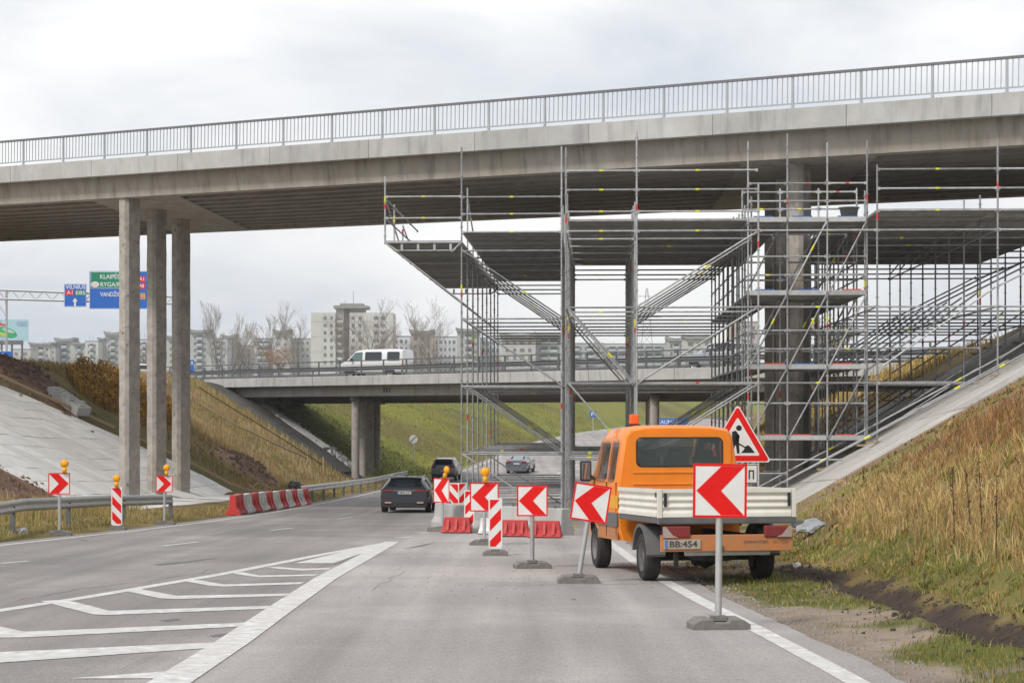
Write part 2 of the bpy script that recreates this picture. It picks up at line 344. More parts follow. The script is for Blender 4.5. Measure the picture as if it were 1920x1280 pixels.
def gx(px, py):            # a photograph pixel -> the ground point it shows
    g = gpt(px, py); return Vector((g[0], g[1], G(g[0], g[1])))
def zw(Y): return float(zr(Y))+ZC
def at(px, py, Y): return Vector(((px-960)/F*Y, Y, (HZ-py)/F*Y+ZC))
# ------------------------------------------------------------------ terrain
def axis(*segs):
    a = []
    for lo, hi, st in segs: a += list(np.arange(lo, hi, st))
    return np.array(a+[segs[-1][1]])
xs = axis((-900,-200,70),(-200,-60,14),(-60,-30,3),(-30,2,.5),(2,14,.16),(14,34,.6),(34,70,3),(70,200,13),(200,900,70))
ys = axis((-60,8,3),(8,42,.2),(42,75,.4),(75,140,.6),(140,260,2.5),(260,420,10),(420,1500,60))
XX, YY = np.meshgrid(xs, ys); ZZ = surf(XX, YY)
nx, ny = len(xs), len(ys)
dl = XL(YY)-XX; dr = XX-XR(YY)
def lerp(a, b, t): t = np.clip(t, 0, 1)[..., None]; return a*(1-t)+b*t
C = lambda *c: np.array(c, float)
tan_, green_, brown_, dirt_, mud_, olive_ = C(.27,.195,.085), C(.115,.125,.03), C(.19,.105,.048), C(.30,.24,.19), C(.06,.044,.034), C(.13,.12,.04)
f1 = fbm(XX, YY, 5, 1); f2 = fbm(XX, YY, 1.6, 2); f3 = fbm(XX, YY, .6, 8)
colr = np.zeros(XX.shape+(3,))+tan_
colr = lerp(colr, olive_+0*colr, (f1-.42)*5)
colr = lerp(colr, brown_+0*colr, (f2-.58)*6)
# right verge near the road: trodden dirt and short grass, then the slope
ver = (dr > 0) & (YY < 60)
vd = lerp(np.zeros_like(colr)+dirt_, green_+0*colr, (f2-.47)*9)
vd = lerp(vd, dirt_*.8+0*colr, (f3-.6)*6)
w = np.clip((2.6+.8*(f1-.5)*2-dr)/.9, 0, 1)*ver
colr = lerp(colr, vd, w)
g2 = np.clip(1-np.abs(dr-3.1)/1.1, 0, 1)*ver*(YY < 45); colr = lerp(colr, np.zeros_like(colr)+green_*1.05, g2*.8*(f2 > .35))
rd = dist_poly(XX, YY, RUT); colr = lerp(colr, np.zeros_like(colr)+mud_, np.clip((.42+.5*(f3-.5)*2-rd)/.15, 0, 1)*(dr > .5)*(.75+.5*f3))
# a strip of gravel and dirt right beside the asphalt, both sides
colr = lerp(colr, np.zeros_like(colr)+dirt_*.85, np.clip((.55-np.where(dr > 0, dr, dl))/.3, 0, 1)*((dr > 0) | (dl > 0)))
# left verge: low green and tan grass; far side green embankment
lv = np.clip((5.0-dl)/1.5, 0, 1)*(dl > 0)*(YY < 140); colr = lerp(colr, lerp(np.zeros_like(colr)+tan_, olive_+0*colr, (f2-.4)*5), lv*.8)
far = np.clip((YY+.857*XX-124.6)/2, 0, 1)*(dl > 0.3)
colr = lerp(colr, lerp(np.zeros_like(colr)+C(.235,.235,.045), C(.175,.19,.036)+0*colr, (f1-.4)*4), far)
colr = lerp(colr, np.zeros_like(colr)+C(.155,.12,.05), np.clip((fbm(XX*.35, YY, 9, 77)-.56)*9, 0, .7)*far)
# soil: front-left of the slabs, behind them, and the heap by the guard rail
sf = np.exp(-(((XX+16.6)/2.6)**2+((YY-61.5)/3.0)**2)); sb = np.exp(-(((XX+22.5)/3.4)**2+((YY-85.5)/4.2)**2)); sh = np.exp(-(((XX+13.2)/1.9)**2+((YY-96.5)/3.6)**2))
colr = lerp(colr, lerp(np.zeros_like(colr)+C(.25,.155,.108), C(.14,.085,.062)+0*colr, (f3-.42)*5), np.clip((np.maximum(np.maximum(sf, sb), sh)-.42+.35*(f2-.5))*6, 0, 1))
# dark bare soil under the motorway bridge, with the bridge's shade painted in; bare brown ground where the bank grass thins and behind the truck
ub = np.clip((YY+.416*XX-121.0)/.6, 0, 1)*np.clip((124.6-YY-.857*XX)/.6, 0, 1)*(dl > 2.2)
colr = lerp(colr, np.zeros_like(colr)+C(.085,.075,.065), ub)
bb_ = np.clip((YY-38.5)/3, 0, 1)*(YY < 46)*(dr > 1.8); colr = lerp(colr, lerp(np.zeros_like(colr)+C(.27,.19,.125), C(.20,.20,.06)+0*colr, (f2-.5)*6), bb_*.85)
bt = np.exp(-(((XX-6.0)/1.0)**2+((YY-38.5)/2.2)**2)); colr = lerp(colr, np.zeros_like(colr)+C(.19,.115,.075), np.clip((bt-.35)*5, 0, 1)*(.6+.6*f3))
vv = np.stack([XX, YY, ZZ+ZC], -1).reshape(-1, 3)
ii = (np.arange(ny-1)[:, None]*nx+np.arange(nx-1)[None, :]).ravel()
ff = np.stack([ii, ii+1, ii+nx+1, ii+nx], -1)
def np_mesh(name, vv, ff, colors=None, smooth=True, mats=()):
    me = bpy.data.meshes.new(name); k = ff.shape[1]
    me.vertices.add(len(vv)); me.vertices.foreach_set('co', np.ascontiguousarray(vv, np.float32).ravel())
    me.loops.add(ff.size); me.loops.foreach_set('vertex_index', ff.ravel().astype(np.int32))
    me.polygons.add(len(ff)); me.polygons.foreach_set('loop_start', np.arange(0, ff.size, k, dtype=np.int32))
    me.polygons.foreach_set('use_smooth', np.full(len(ff), smooth))
    if colors is not None:
        ca = me.color_attributes.new('tint', 'FLOAT_COLOR', 'POINT')
        c4 = np.concatenate([colors, np.ones((len(colors), 1))], 1).astype(np.float32); ca.data.foreach_set('color', c4.ravel())
    for m in mats: me.materials.append(m)
    me.update(calc_edges=True); me.validate(); return me
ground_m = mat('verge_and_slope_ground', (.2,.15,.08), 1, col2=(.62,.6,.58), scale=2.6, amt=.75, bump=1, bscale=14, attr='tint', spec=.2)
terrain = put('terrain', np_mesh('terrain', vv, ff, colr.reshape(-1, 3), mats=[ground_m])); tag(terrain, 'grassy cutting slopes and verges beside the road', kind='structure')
# ------------------------------------------------------------------ road, markings
ry = axis((-60,10,4),(10,50,.25),(50,180,1.0),(180,320,4),(320,620,12))
road_v, road_f = [], []
for i, y in enumerate(ry):
    a, b = float(XL(y))-.45, float(XR(y))+.12+.16*(float(fbm(y*.0+3., y, .9, 90))-.5)
    for j in range(9): road_v.append((a+(b-a)*j/8, y, zw(y)))
for i in range(len(ry)-1):
    for j in range(8): k = i*9+j; road_f.append((k, k+1, k+10, k+9))
road = put('road', np_mesh('road', np.array(road_v), np.array(road_f), mats=[asphalt])); tag(road, 'grey asphalt road running down under both bridges', kind='structure')
def strip(name, pts, w, parent=road, m=white_paint, lift=.004):
    """a painted line along ground points (X, Y), width w; follows the road level"""
    P = [Vector((p[0], p[1], 0)) for p in pts]; dense = []
    for a, b in zip(P[:-1], P[1:]):
        n = max(1, int((b-a).length/1.0))
        dense += [a.lerp(b, i/n) for i in range(n)]
    dense.append(P[-1]); mb = MB(); vs = []
    for i, p in enumerate(dense):
        t = (dense[min(i+1, len(dense)-1)]-dense[max(i-1, 0)]).normalized(); s = Vector((t.y, -t.x, 0))
        for q in (p-s*w/2, p+s*w/2): vs.append((q.x, q.y, zlin(q.y)+lift))
    mb.add(vs, [(2*i, 2*i+1, 2*i+3, 2*i+2) for i in range(len(dense)-1)])
    return mb.build(name, m, parent)
_zry = np.array([zw(y) for y in ry])
def zlin(y): return float(np.interp(y, ry, _zry))
def fill(name, poly, parent=road, m=white_paint, lift=.005):
    mb = MB(); mb.add([(p[0], p[1], zlin(p[1])+lift) for p in poly], [tuple(range(len(poly)))]); return mb.build(name, m, parent)
def rp(px, py): g = gpt(px, py); return (g[0], g[1])
strip('left_edge_line', [(float(XL(y))+.12, y) for y in np.arange(-30, 300, 2.0)], .16)
strip('right_edge_line', [(float(XR(y))-.28, y) for y in np.arange(-20, 300, 2.0)], .20)
for (x0, y0, x1, y1) in ((0,1059,54,1054.5),(303,1026,372,1018),(507,996,549,991.5),(632,974.5,660,970.5)):
    strip('lane_dash', [rp(x0, y0), rp(x1, y1)], .13)
for y in (78, 90, 102, 114, 126): strip('lane_dash', [(float(XL(y))+3.55, y), (float(XL(y+3))+3.55, y+3)], .13)
for y in np.arange(138, 260, 6.0): strip('lane_dash', [(float(XL(y))*.38+float(XR(y))*.62, y), (float(XL(y+2.4))*.38+float(XR(y+2.4))*.62, y+2.4)], .22)
for (x0, y0, x1, y1) in ((748,1010,775,1008.5),(783,1001,803,1000)): strip('lane_dash', [rp(x0, y0), rp(x1, y1)], .28, lift=.004)
# gore: two border lines, a filled nose and the slanted bars
gl = [rp(0,1149), rp(160,1124), rp(420,1079), rp(600,1043), rp(735,1018)]; gr = [rp(330,1279), rp(440,1207), rp(520,1150), rp(610,1088), rp(735,1018)]
gl = [(gl[0][0]*2-gl[1][0], gl[0][1]*2-gl[1][1])]+gl; gr = [(gr[0][0], 8)]+gr
strip('gore_line', gl, .22, lift=.004); strip('gore_line', gr, .34, lift=.007)
fill('gore_nose', [rp(552,1059), rp(625,1059), rp(737,1019), rp(690,1026)], lift=.0055)
def bar(pts, name='gore_bar'): fill(name, [rp(*p) for p in pts], lift=.0055)
for a in ([(498,1067),(520,1066),(566,1069.5),(620,1068),(618,1071),(566,1073),(530,1070.5)],
          [(430,1077),(456,1076),(486,1082.5),(598,1080),(590,1083),(486,1086),(462,1083)],
          [(340,1092),(372,1091),(420,1099.5),(572,1095),(562,1099),(420,1103.5),(392,1102)],
          [(225,1110),(262,1108),(330,1121),(545,1117),(534,1121.5),(330,1127.5),(300,1126)],
          [(75,1131),(125,1129),(205,1150),(515,1140),(502,1146),(200,1158),(175,1157)],
          [(-40,1170),(0,1180),(46,1190),(470,1172),(452,1180),(40,1201),(0,1201),(-60,1196)],
          [(-60,1232),(0,1229),(425,1209),(405,1220),(0,1249),(-60,1253)],
          [(130,1279.5),(360,1262),(330,1279.5)]): bar(a)
fill('gore_stop_bar', [(-2.62,13.2),(-2.62,13.7),(-6.5,13.9),(-6.5,13.4)])
# cracks and patches of newer asphalt
patch_m = mat('asphalt_patch', (.13,.122,.118), .85, col2=(.19,.178,.17), scale=2, bump=.3, bscale=80)
for a in ([(288,1061),(350,1055),(407,1048),(404,1050),(350,1058),(300,1063)], [(142,1013),(168,1014),(160,1016)], [(300,1168),(336,1164),(338,1167),(312,1170)], [(392,1197),(430,1191),(440,1195),(400,1200)], [(758,1031),(800,1022),(815,1020),(790,1027)], [(1070,1128),(1078,1126),(1079,1129)]):
    fill('asphalt_crack', [rp(*p) for p in a], m=patch_m, lift=.003)
rc = random.Random(11)
for (x_, y_, hx, hy, n_) in ((-6.2,24,.25,1,16),(-8.0,33,.2,1,14),(-4.6,38,1,.12,6),(-1.9,26,.10,1,10),(1.2,33,1,.2,5),(-.4,27,1,.15,7),(-7.4,46,.1,1,12),(-3.4,31,.12,1,9)):
    pts = [(x_, y_)]
    for i in range(n_): pts.append((pts[-1][0]+hx*.32+rc.gauss(0,.07), pts[-1][1]+hy*.45+rc.gauss(0,.06)))
    strip('asphalt_crack', [p for p in pts if p[0] < 2.0], rc.uniform(.010,.022), m=patch_m, lift=.0025)
# ------------------------------------------------------------------ near overpass
def wput(mb, name, m, root, **k):           # shapes in world coordinates, parented to an unrotated root
    o = mb.build(name, m, root, **k); o.location = -Vector(root.location); return o
E0 = Vector((-19.9, 74.7)); ED = Vector((.8417, -.5398)); EN = Vector((.5398, .8417)); PD = Vector((.0444, .999))
def nb(t, n, z):                            # along the bridge, across it, above the beam soffit
    p = E0+ED*t+EN*n; return Vector((p.x, p.y, 8.12-.0176*t+z+ZC))
br = empty('overpass_bridge', (0, 74, 5), label='long concrete overpass with grey railing crossing high above the road', cat='bridge')
def nbar(name, t0, t1, n0, n1, z0, z1, m, parent=br, n0b=None, n1b=None, bevel=0):
    n0b = n0 if n0b is None else n0b; n1b = n1 if n1b is None else n1b
    mb = MB().hexa([nb(t0,n0b,z0), nb(t1,n0b,z0), nb(t1,n1b,z0), nb(t0,n1b,z0), nb(t0,n0,z1), nb(t1,n0,z1), nb(t1,n1,z1), nb(t0,n1,z1)])
    return wput(mb, name, m, parent, bevel=bevel, seg=1)
TA, TB = -28.0, 60.0
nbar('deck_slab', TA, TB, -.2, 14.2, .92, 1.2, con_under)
nbar('edge_beam', TA, TB, .18, .85, 0, .915, con_brown, n0b=.30)
nbar('edge_beam', TA, TB, 13.1, 13.7, 0, .915, con_brown)
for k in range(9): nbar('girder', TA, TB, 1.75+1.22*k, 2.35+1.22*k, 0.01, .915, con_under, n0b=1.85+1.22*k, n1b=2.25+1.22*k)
t = 39.6-4.3*15
while t < TB:
    nbar('fascia_panel', t+.006, t+4.294, -.32, -.06, .76, 1.385, con_light, bevel=.008)
    nbar('fascia_panel', t+.012, t+4.288, 14.06, 14.3, .76, 1.385, con_light)
    t += 4.3
nbar('road_surface', TA, TB, -.04, 14.04, 1.204, 1.3, asphalt)
for t0 in (6.3, 33.6):
    a, b = t0-2.2, t0+2.2; sh = -.58*12.3
    mb = MB().hexa([nb(a,.853,-.006), nb(b,.853,-.006), nb(b+sh,13.097,-.006), nb(a+sh,13.097,-.006), nb(a,.853,.912), nb(b,.853,.912), nb(b+sh,13.097,.912), nb(a+sh,13.097,.912)])
    wput(mb, 'pier_crosshead', con_brown, br)
def pier_column(x, y, ztop, rot, w=.50, d=.80):
    z0 = G(x, y)-.4; rings = 26; ch = .11; mb = MB(); vs = []
    prof = [(-w/2,-d/2+ch),(-w/2+ch,-d/2),(w/2-ch,-d/2),(w/2,-d/2+ch),(w/2,d/2-ch),(w/2-ch,d/2),(-w/2+ch,d/2),(-w/2,d/2-ch)]
    ca, sa = math.cos(rot), math.sin(rot)
    for i in range(rings+1):
        z = z0+(ztop-z0)*i/rings
        for q in prof:
            j = 1+random.uniform(-.025, .025)
            vs.append((x+(q[0]*ca-q[1]*sa)*j, y+(q[0]*sa+q[1]*ca)*j, z))
    n = 8
    mb.add(vs, [(r*n+i, r*n+(i+1) % n, (r+1)*n+(i+1) % n, (r+1)*n+i) for r in range(rings) for i in range(n)], 0, True)
    o = wput(mb, 'pier_column', con_col, br, sharp=28)
    sp = MB()                                  # small dark spalls where ties were cut out, down two faces
    for fx, fy, nx_, ny_ in ((-w/2, .12, -1, 0), (.05, -d/2, 0, -1), (w/2-ch*.5, -d/2+ch*.5, .7, -.7), (w/2, -.1, 1, 0), (w/2, .2, 1, 0)):
        z = z0+.8+random.random()*.4
        while z < ztop-.3:
            s_ = random.uniform(.012, .05); q = (fx+random.gauss(0,.03)*(ny_ != 0), fy+random.gauss(0,.05)*(nx_ != 0)); px_, py_ = q[0]+nx_*.004, q[1]+ny_*.004
            sp.box((x+px_*ca-py_*sa, y+px_*sa+py_*ca, z), (s_*(.3+abs(ny_)), s_*(.3+abs(nx_)), s_*random.uniform(.8,2.2)), rz=rot); z += random.uniform(.5, 2.2)
    q = wput(sp, 'spall_marks', mat('spall_dark', (.20,.175,.155), 1), o); q.location = (0,0,0); q['kind'] = 'stuff'
    return o
colrot = math.atan2(ED.y, ED.x)
LCOL = [(-14.36,72.1), (-14.12,76.3), (-13.86,80.4)]
RCOL = [(8.78,58.6), (8.96,62.7), (9.14,66.8)]
for (x, y) in LCOL+RCOL:
    tt = (Vector((x, y))-E0).dot(ED); pier_column(x, y, 8.12-.0176*tt+ZC+.01, colrot)
# railing: posts, handrail, lower rail, one bay of balusters between two posts
RN = .05
def rail_run(n):
    mb = MB(); mb.sweep([nb(TA, n, 2.36), nb(TB, n, 2.36)], [(-.05,-.035),(.05,-.035),(.05,.035),(-.05,.035)]); wput(mb, 'handrail', rail_dark, br)
    mb = MB(); mb.sweep([nb(TA, n, 1.53), nb(TB, n, 1.53)], [(-.02,-.02),(.02,-.02),(.02,.02),(-.02,.02)]); wput(mb, 'lower_rail', rail_grey, br)
rail_run(-.18)
pm = MB().box((0,0,.49), (.07,.05,.98)).box((0,0,.01), (.16,.14,.025)).mesh('post', rail_grey)
bm_ = MB()
for i in range(1, 13): bm_.box((2.14*i/13, 0, 0), (.022,.022,.80))
bmesh_ = bm_.mesh('balusters', rail_grey)
ang = math.atan2(ED.y, ED.x); pitch = math.atan(.0176)
k = -13
while 1.46+2.14*k < TB-3:
    t = 1.46+2.14*k
    put('post', pm, br, nb(t, -.18, 1.385)-br.location, (0, 0, ang))
    o = put('baluster_bay', bmesh_, br, nb(t, -.18, 1.94)-br.location, (0, pitch, ang)); o['kind'] = 'stuff'
    k += 1
# abutment walls outside the frame carry the ends
for t0 in (TA, TB-14): nbar('abutment_wall', t0, t0+1.2, .2, 13.8, -9 if t0 < 0 else -4, -.01, concrete)
# ------------------------------------------------------------------ far overpass and its motorway
P0 = Vector((-10.67, 128)); E2 = Vector((.662, -.7496)); N2 = Vector((.7496, .662))
def fb(s, n, z): p = P0+E2*s+N2*n; return Vector((p.x, p.y, z+ZC))
fbr = empty('motorway_bridge', (-10, 128, 1), label='low concrete bridge carrying the motorway, with a white van on it', cat='bridge')
def fbar(name, s0, s1, n0, n1, z0, z1, m, parent=fbr, z0b=None, bevel=0):
    zb = z0 if z0b is None else z0b
    q = lambda s_, n_, z_: fb(s_-1.02*n_, n_, z_)       # the bridge ends are skewed to follow the road below
    mb = MB().hexa([q(s0,n0,z0), q(s1,n0,z0), q(s1,n1,zb), q(s0,n1,zb), q(s0,n0,z1), q(s1,n0,z1), q(s1,n1,z1), q(s0,n1,z1)])
    return wput(mb, name, m, parent, bevel=bevel, seg=1)
SA, SB = -18.0, 50.0
fbar('deck_slab', SA, SB, .1, 13.9, 1.78, 2.26, con_under)
for i in range(int((SB-SA)/6.8)): fbar('fascia_panel', SA+6.8*i+.01, SA+6.8*i+6.79, -.35, .05, 1.8, 2.43, con_light, bevel=.02)
fbar('edge_girder', SA, SB, .45, 1.0, 1.1, 1.775, concrete)
for k in range(5): fbar('girder', SA, SB, 2.6+2.2*k, 3.1+2.2*k, 1.1-.05*k, 1.775, con_under)
fbar('edge_girder', SA, SB, 13.1, 13.7, .70, 1.775, con_under)
for s0 in (3.3, 3.6, 3.9): fbar('drain_slot', s0, s0+.14, .43, .46, 1.32, 1.62, black)
cyl = lambda x, y, z0, z1, r, m, root, name, n=14: wput(MB().tube((x,y,z0), (x,y,z1), r, n), name, m, root)
for (bx, by) in ((-10.55, 129.4), (8.05, 108.5), (24.6, 92)):
    for k in range(4):
        x, y = bx+.05*4*k, by+4*k; cyl(x, y, G(x, y)-.5, 1.12+ZC, .27, con_col, fbr, 'pier_column')
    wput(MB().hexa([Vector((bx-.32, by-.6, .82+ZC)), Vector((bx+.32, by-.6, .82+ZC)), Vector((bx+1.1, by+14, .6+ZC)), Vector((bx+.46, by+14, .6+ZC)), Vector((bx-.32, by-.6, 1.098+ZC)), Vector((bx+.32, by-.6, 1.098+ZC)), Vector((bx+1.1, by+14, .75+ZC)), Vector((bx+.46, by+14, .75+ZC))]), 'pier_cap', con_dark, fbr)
fbar('abutment_wall', SA-1.0, SA, -.3, 14, -.6, 2.25, concrete); fbar('abutment_wall', SB, SB+1.0, -.3, 14, -.6, 2.25, concrete)
fpm = MB().box((0,0,.5), (.09,.07,1.0)).mesh('post', galv_dark)
s = SA-7.2
while s < SB+10:
    put('post', fpm, fbr, fb(s, -.12, 2.43 if s > SA else 2.3)-fbr.location, (0, 0, math.atan2(E2.y, E2.x))); s += 2.4
for (n, z, a) in ((-.12, 3.42, .035), (-.12, 3.14, .014), (-.12, 2.96, .014), (-.12, 2.6, .02)):
    wput(MB().sweep([fb(SA-8, n, z), fb(SB+10, n, z)], [(-a,-a),(a,-a),(a,a),(-a,a)]), 'rail', galv_dark, fbr)
WPROF = [(0,-.155),(.03,-.15),(.08,-.10),(.08,-.06),(.03,-.015),(.03,.015),(.08,.06),(.08,.10),(.03,.15),(0,.155),(-.004,.155),(.022,.15),(.072,.10),(.072,.06),(.022,.018),(.022,-.018),(.072,-.06),(.072,-.10),(.022,-.15),(-.004,-.155)]
def guard_rail(name, pts, label, group=None, post_step=2.0, m=galv, flip=False, hgt=.62, pm=galv_dark, end_flare=False):
    """W-beam on posts along world points given on the ground"""
    root = empty(name, pts[0], label=label, cat='guard rail', group=group)
    path = []
    for a, b in zip(pts[:-1], pts[1:]):
        a, b = Vector(a), Vector(b); n = max(1, int((b-a).length/1.0))
        path += [a.lerp(b, i/n) for i in range(n)]
    path.append(Vector(pts[-1]))
    prof = [(-q[0] if flip else q[0], q[1]) for q in WPROF]
    wput(MB().sweep([p+Vector((0,0,hgt)) for p in path], prof), 'beam', m, root, sharp=50)
    acc = 0; last = path[0]
    for p in path:
        acc += (p-last).length; last = p
        if acc >= post_step or p is path[0]:
            acc = 0; q = p-root.location
            put('post', MB().box((0,0,hgt/2-.15), (.12,.06,hgt+.32)).mesh('post', pm), root, q)
            d = .05 if flip else -.05
    return root
guard_rail('motorway_guard_rail', [fb(SA-8, 1.1, 2.33), fb(SB+14, 1.1, 2.33)], 'steel guard rail along the motorway bridge behind its railing', m=galv_dark, flip=True, post_step=4.8)
guard_rail('motorway_guard_rail', [Vector((x, y, ZC+2.35)) for x, y in ((-60,171),(-34,156),(-25.5,147.5))], 'steel guard rail beside the motorway left of the bridge columns', m=galv_dark, post_step=4)
guard_rail('motorway_guard_rail', [fb(SA-60, 14.2, 2.3), fb(SB+60, 14.2, 2.3)], 'far steel guard rail on the other side of the motorway', m=galv_dark, post_step=6)
mot = MB().hexa([fb(-140,.3,2.25), fb(150,.3,2.25), fb(150,13.8,2.25), fb(-140,13.8,2.25), fb(-140,.3,2.335), fb(150,.3,2.335), fb(150,13.8,2.335), fb(-140,13.8,2.335)]).build('motorway', asphalt)
tag(mot, 'motorway surface across the low bridge', kind='structure')
# ------------------------------------------------------------------ paved slopes: single slabs
def slab_slope(name, corners, na, nb_, m, label, th=.1, lift=.03, jag=0.0, parent_kind='structure'):
    """corners: lower-front, lower-rear, upper-rear, upper-front (X, Y); bilinear grid of slabs laid on the ground"""
    lf, lr, ur, uf = [Vector(c) for c in corners]
    root = empty(name, (lf.x, lf.y, G(lf.x, lf.y))); tag(root, label, kind=parent_kind)
    def pt(a, b): return lf.lerp(lr, b).lerp(uf.lerp(ur, b), a)
    for i in range(na):
        for j in range(nb_):
            ga, gb = .012, .010; a0, a1, b0, b1 = (i+ga)/na, (i+1-ga)/na, (j+gb)/nb_, (j+1-gb)/nb_
            dz = random.uniform(-.012, .012); lo, hi = [], []
            for a, b in ((a0,b0),(a0,b1),(a1,b1),(a1,b0)):
                p = pt(a, b); z = float(h(p.x, p.y))+ZC+dz
                lo.append(Vector((p.x, p.y, z-.25))); hi.append(Vector((p.x, p.y, z+lift)))
            mb = MB().hexa(lo+hi); o = mb.build('slab', m, root); o.location = -root.location
    return root
slab_slope('slab_slope', ((-12.2,63.5),(-11.2,89.5),(-22.2,80.5),(-26.5,63.2)), 15, 18, con_slab, 'pale concrete slab slope under the overpass beside the left columns')
slab_slope('paved_bank', ((6.2,45.3),(6.7,68),(22,66),(24,44.2)), 12, 13, con_bank, 'concrete paved bank under the overpass on the right')
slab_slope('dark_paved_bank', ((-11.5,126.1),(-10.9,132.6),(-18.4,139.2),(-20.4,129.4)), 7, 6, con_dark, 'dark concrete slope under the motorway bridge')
# pale kerb line and rubble along the far side of the dark slope
kerb = wput(MB().sweep([Vector((x, y, float(h(x, y))+ZC+.12)) for x, y in ((-19.2,140.3),(-16,137.3),(-13.0,134.6))], [(-.35,-.15),(.35,-.15),(.35,.12),(-.35,.12)]), 'drain_channel', con_light, empty('drain_channel', (-16,137.3,ZC), label='pale concrete drain channel along the slope behind the motorway bridge', cat='channel'))
# ------------------------------------------------------------------ scaffolding
SCA = math.atan(160/3600)
def su(u, v, z): return Vector((u*math.cos(SCA)+v*math.sin(SCA), -u*math.sin(SCA)+v*math.cos(SCA), z+ZC))
def uof(px, Y): X = (px-960)/F*Y; return X*math.cos(SCA)-Y*math.sin(SCA)
def vof(px, Y): X = (px-960)/F*Y; return X*math.sin(SCA)+Y*math.cos(SCA)
_sm = {}
def std_mesh(L, var=0):                       # upright with a rosette every half metre and tape marks
    key = ('s', round(L, 1), var)
    if key not in _sm:
        mb = MB(); L = key[1]; cuts = [0.0]; marks = {0: (.62, band_y), 1: (.3, band_r), 2: (.8, band_r), 3: (.45, band_y)}[var % 4]
        b0 = L*marks[0]; mb.tube((0,0,0), (0,0,b0), .026, 8); mb.tube((0,0,b0), (0,0,b0+.17), .029, 8, mi=1); mb.tube((0,0,b0+.17), (0,0,L), .026, 8)
        if var % 3 == 0: mb.tube((0,0,b0-.2), (0,0,b0-.06), .0285, 8, mi=2)
        z = .25
        while z < L-.05: mb.lathe([(.026,z-.007),(.054,z-.007),(.054,z+.007),(.026,z+.007)], 8, smooth=False); z += .5
        if L > 3: mb.lathe([(.0,-.01),(.09,-.01),(.09,.0),(.02,.0)], 8, smooth=False)
        _sm[key] = mb.mesh('standard', [tube_m, marks[1], band_r if marks[1] is band_y else band_y])
    return _sm[key]
def led_mesh(L, var=0):                       # horizontal tube with wedge heads, mark in the middle
    key = ('l', round(L, 2), var)
    if key not in _sm:
        mb = MB(); L = key[1]; c = L*.5 if var < 3 else L*.32
        mb.tube((0,0,.03), (0,0,c-.05), .0245, 8); mb.tube((0,0,c-.05), (0,0,c+.05), .027 if var else .0247, 8, mi=1 if var else 0); mb.tube((0,0,c+.05), (0,0,L-.03), .0245, 8)
        for e in (.045, L-.045): mb.box((0,0,e), (.045,.075,.07))
        _sm[key] = mb.mesh('ledger', [tube_m, band_y if var != 2 else band_r])
    return _sm[key]
def diag_mesh(L, var=0):
    key = ('d', round(L, 2), var)
    if key not in _sm:
        mb = MB(); L = key[1]; c = L*.6
        mb.tube((0,0,.02), (0,0,c), .0245, 8); mb.tube((0,0,c), (0,0,c+.16), .028, 8, mi=1 if var else 0); mb.tube((0,0,c+.16), (0,0,L-.02), .0245, 8)
        for e in (.05, L-.05): mb.box((0,0,e), (.05,.05,.12))
        _sm[key] = mb.mesh('diagonal_brace', [tube_m, band_y])
    return _sm[key]
def bar_obj(name, mesh_fn, root, p0, p1, var=0):
    d = p1-p0; me = mesh_fn(d.length, var)
    q = d.to_track_quat('Z', 'Y')
    return put(name, me, root, p0-root.location, q.to_euler())
def standard(root, u, v, ztop, zbase=None):
    p = su(u, v, 0); zb = (G(p.x, p.y)-ZC+.05) if zbase is None else zbase
    L = round((ztop-zb), 1); o = put('standard', std_mesh(L, random.randrange(4)), root, Vector((p.x, p.y, ztop-L+ZC))-root.location, (0, 0, random.random()*3))
    if zbase is None and random.random() < 1: put('base_plate', _bp, root, Vector((p.x, p.y, ztop-L+ZC-.035))-root.location)
    return o
_bp = MB().box((0,0,0), (.55,.24,.05)).mesh('base_plate', wood)
def rv(): return random.choice((0,0,0,0,0,0,1,1,3,2))
def ledger(root, a, b, var=None): return bar_obj('ledger', led_mesh, root, su(*a), su(*b), rv() if var is None else var)
def brace(root, a, b): return bar_obj('diagonal_brace', diag_mesh, root, su(*a), su(*b), random.choice((0,0,0,1)))
def gz(u, v): p = su(u, v, 0); return G(p.x, p.y)-ZC
def plank_mesh(L, w=.32):
    key = ('p', round(L, 2))
    if key not in _sm:
        L = key[1]; mb = MB(); prof = [(-w/2+.006,-.055),(-w/2+.02,-.07),(-w/2+.02,-.01),(w/2-.02,-.01),(w/2-.02,-.07),(w/2-.006,-.055),(w/2-.006,.0),(-w/2+.006,.0)]
        mb.prism(prof, .03, L-.03, axis='x', mi=0)
        for e in (.03, L-.03): mb.box((e, 0, -.03), (.05, w*.9, .05), mi=1)
        _sm[key] = mb.mesh('deck_plank', [deck_m, galv])
    return _sm[key]
def planks(root, u0, u1, v0, v1, z, dv=.33):
    me = plank_mesh(u1-u0); v = v0+dv/2
    while v < v1-.1:
        p = su(u0, v, z); put('deck_plank', me, root, p-root.location, (0, 0, -SCA)); v += dv
LV = (4.75, 2.75, .77, -1.23)
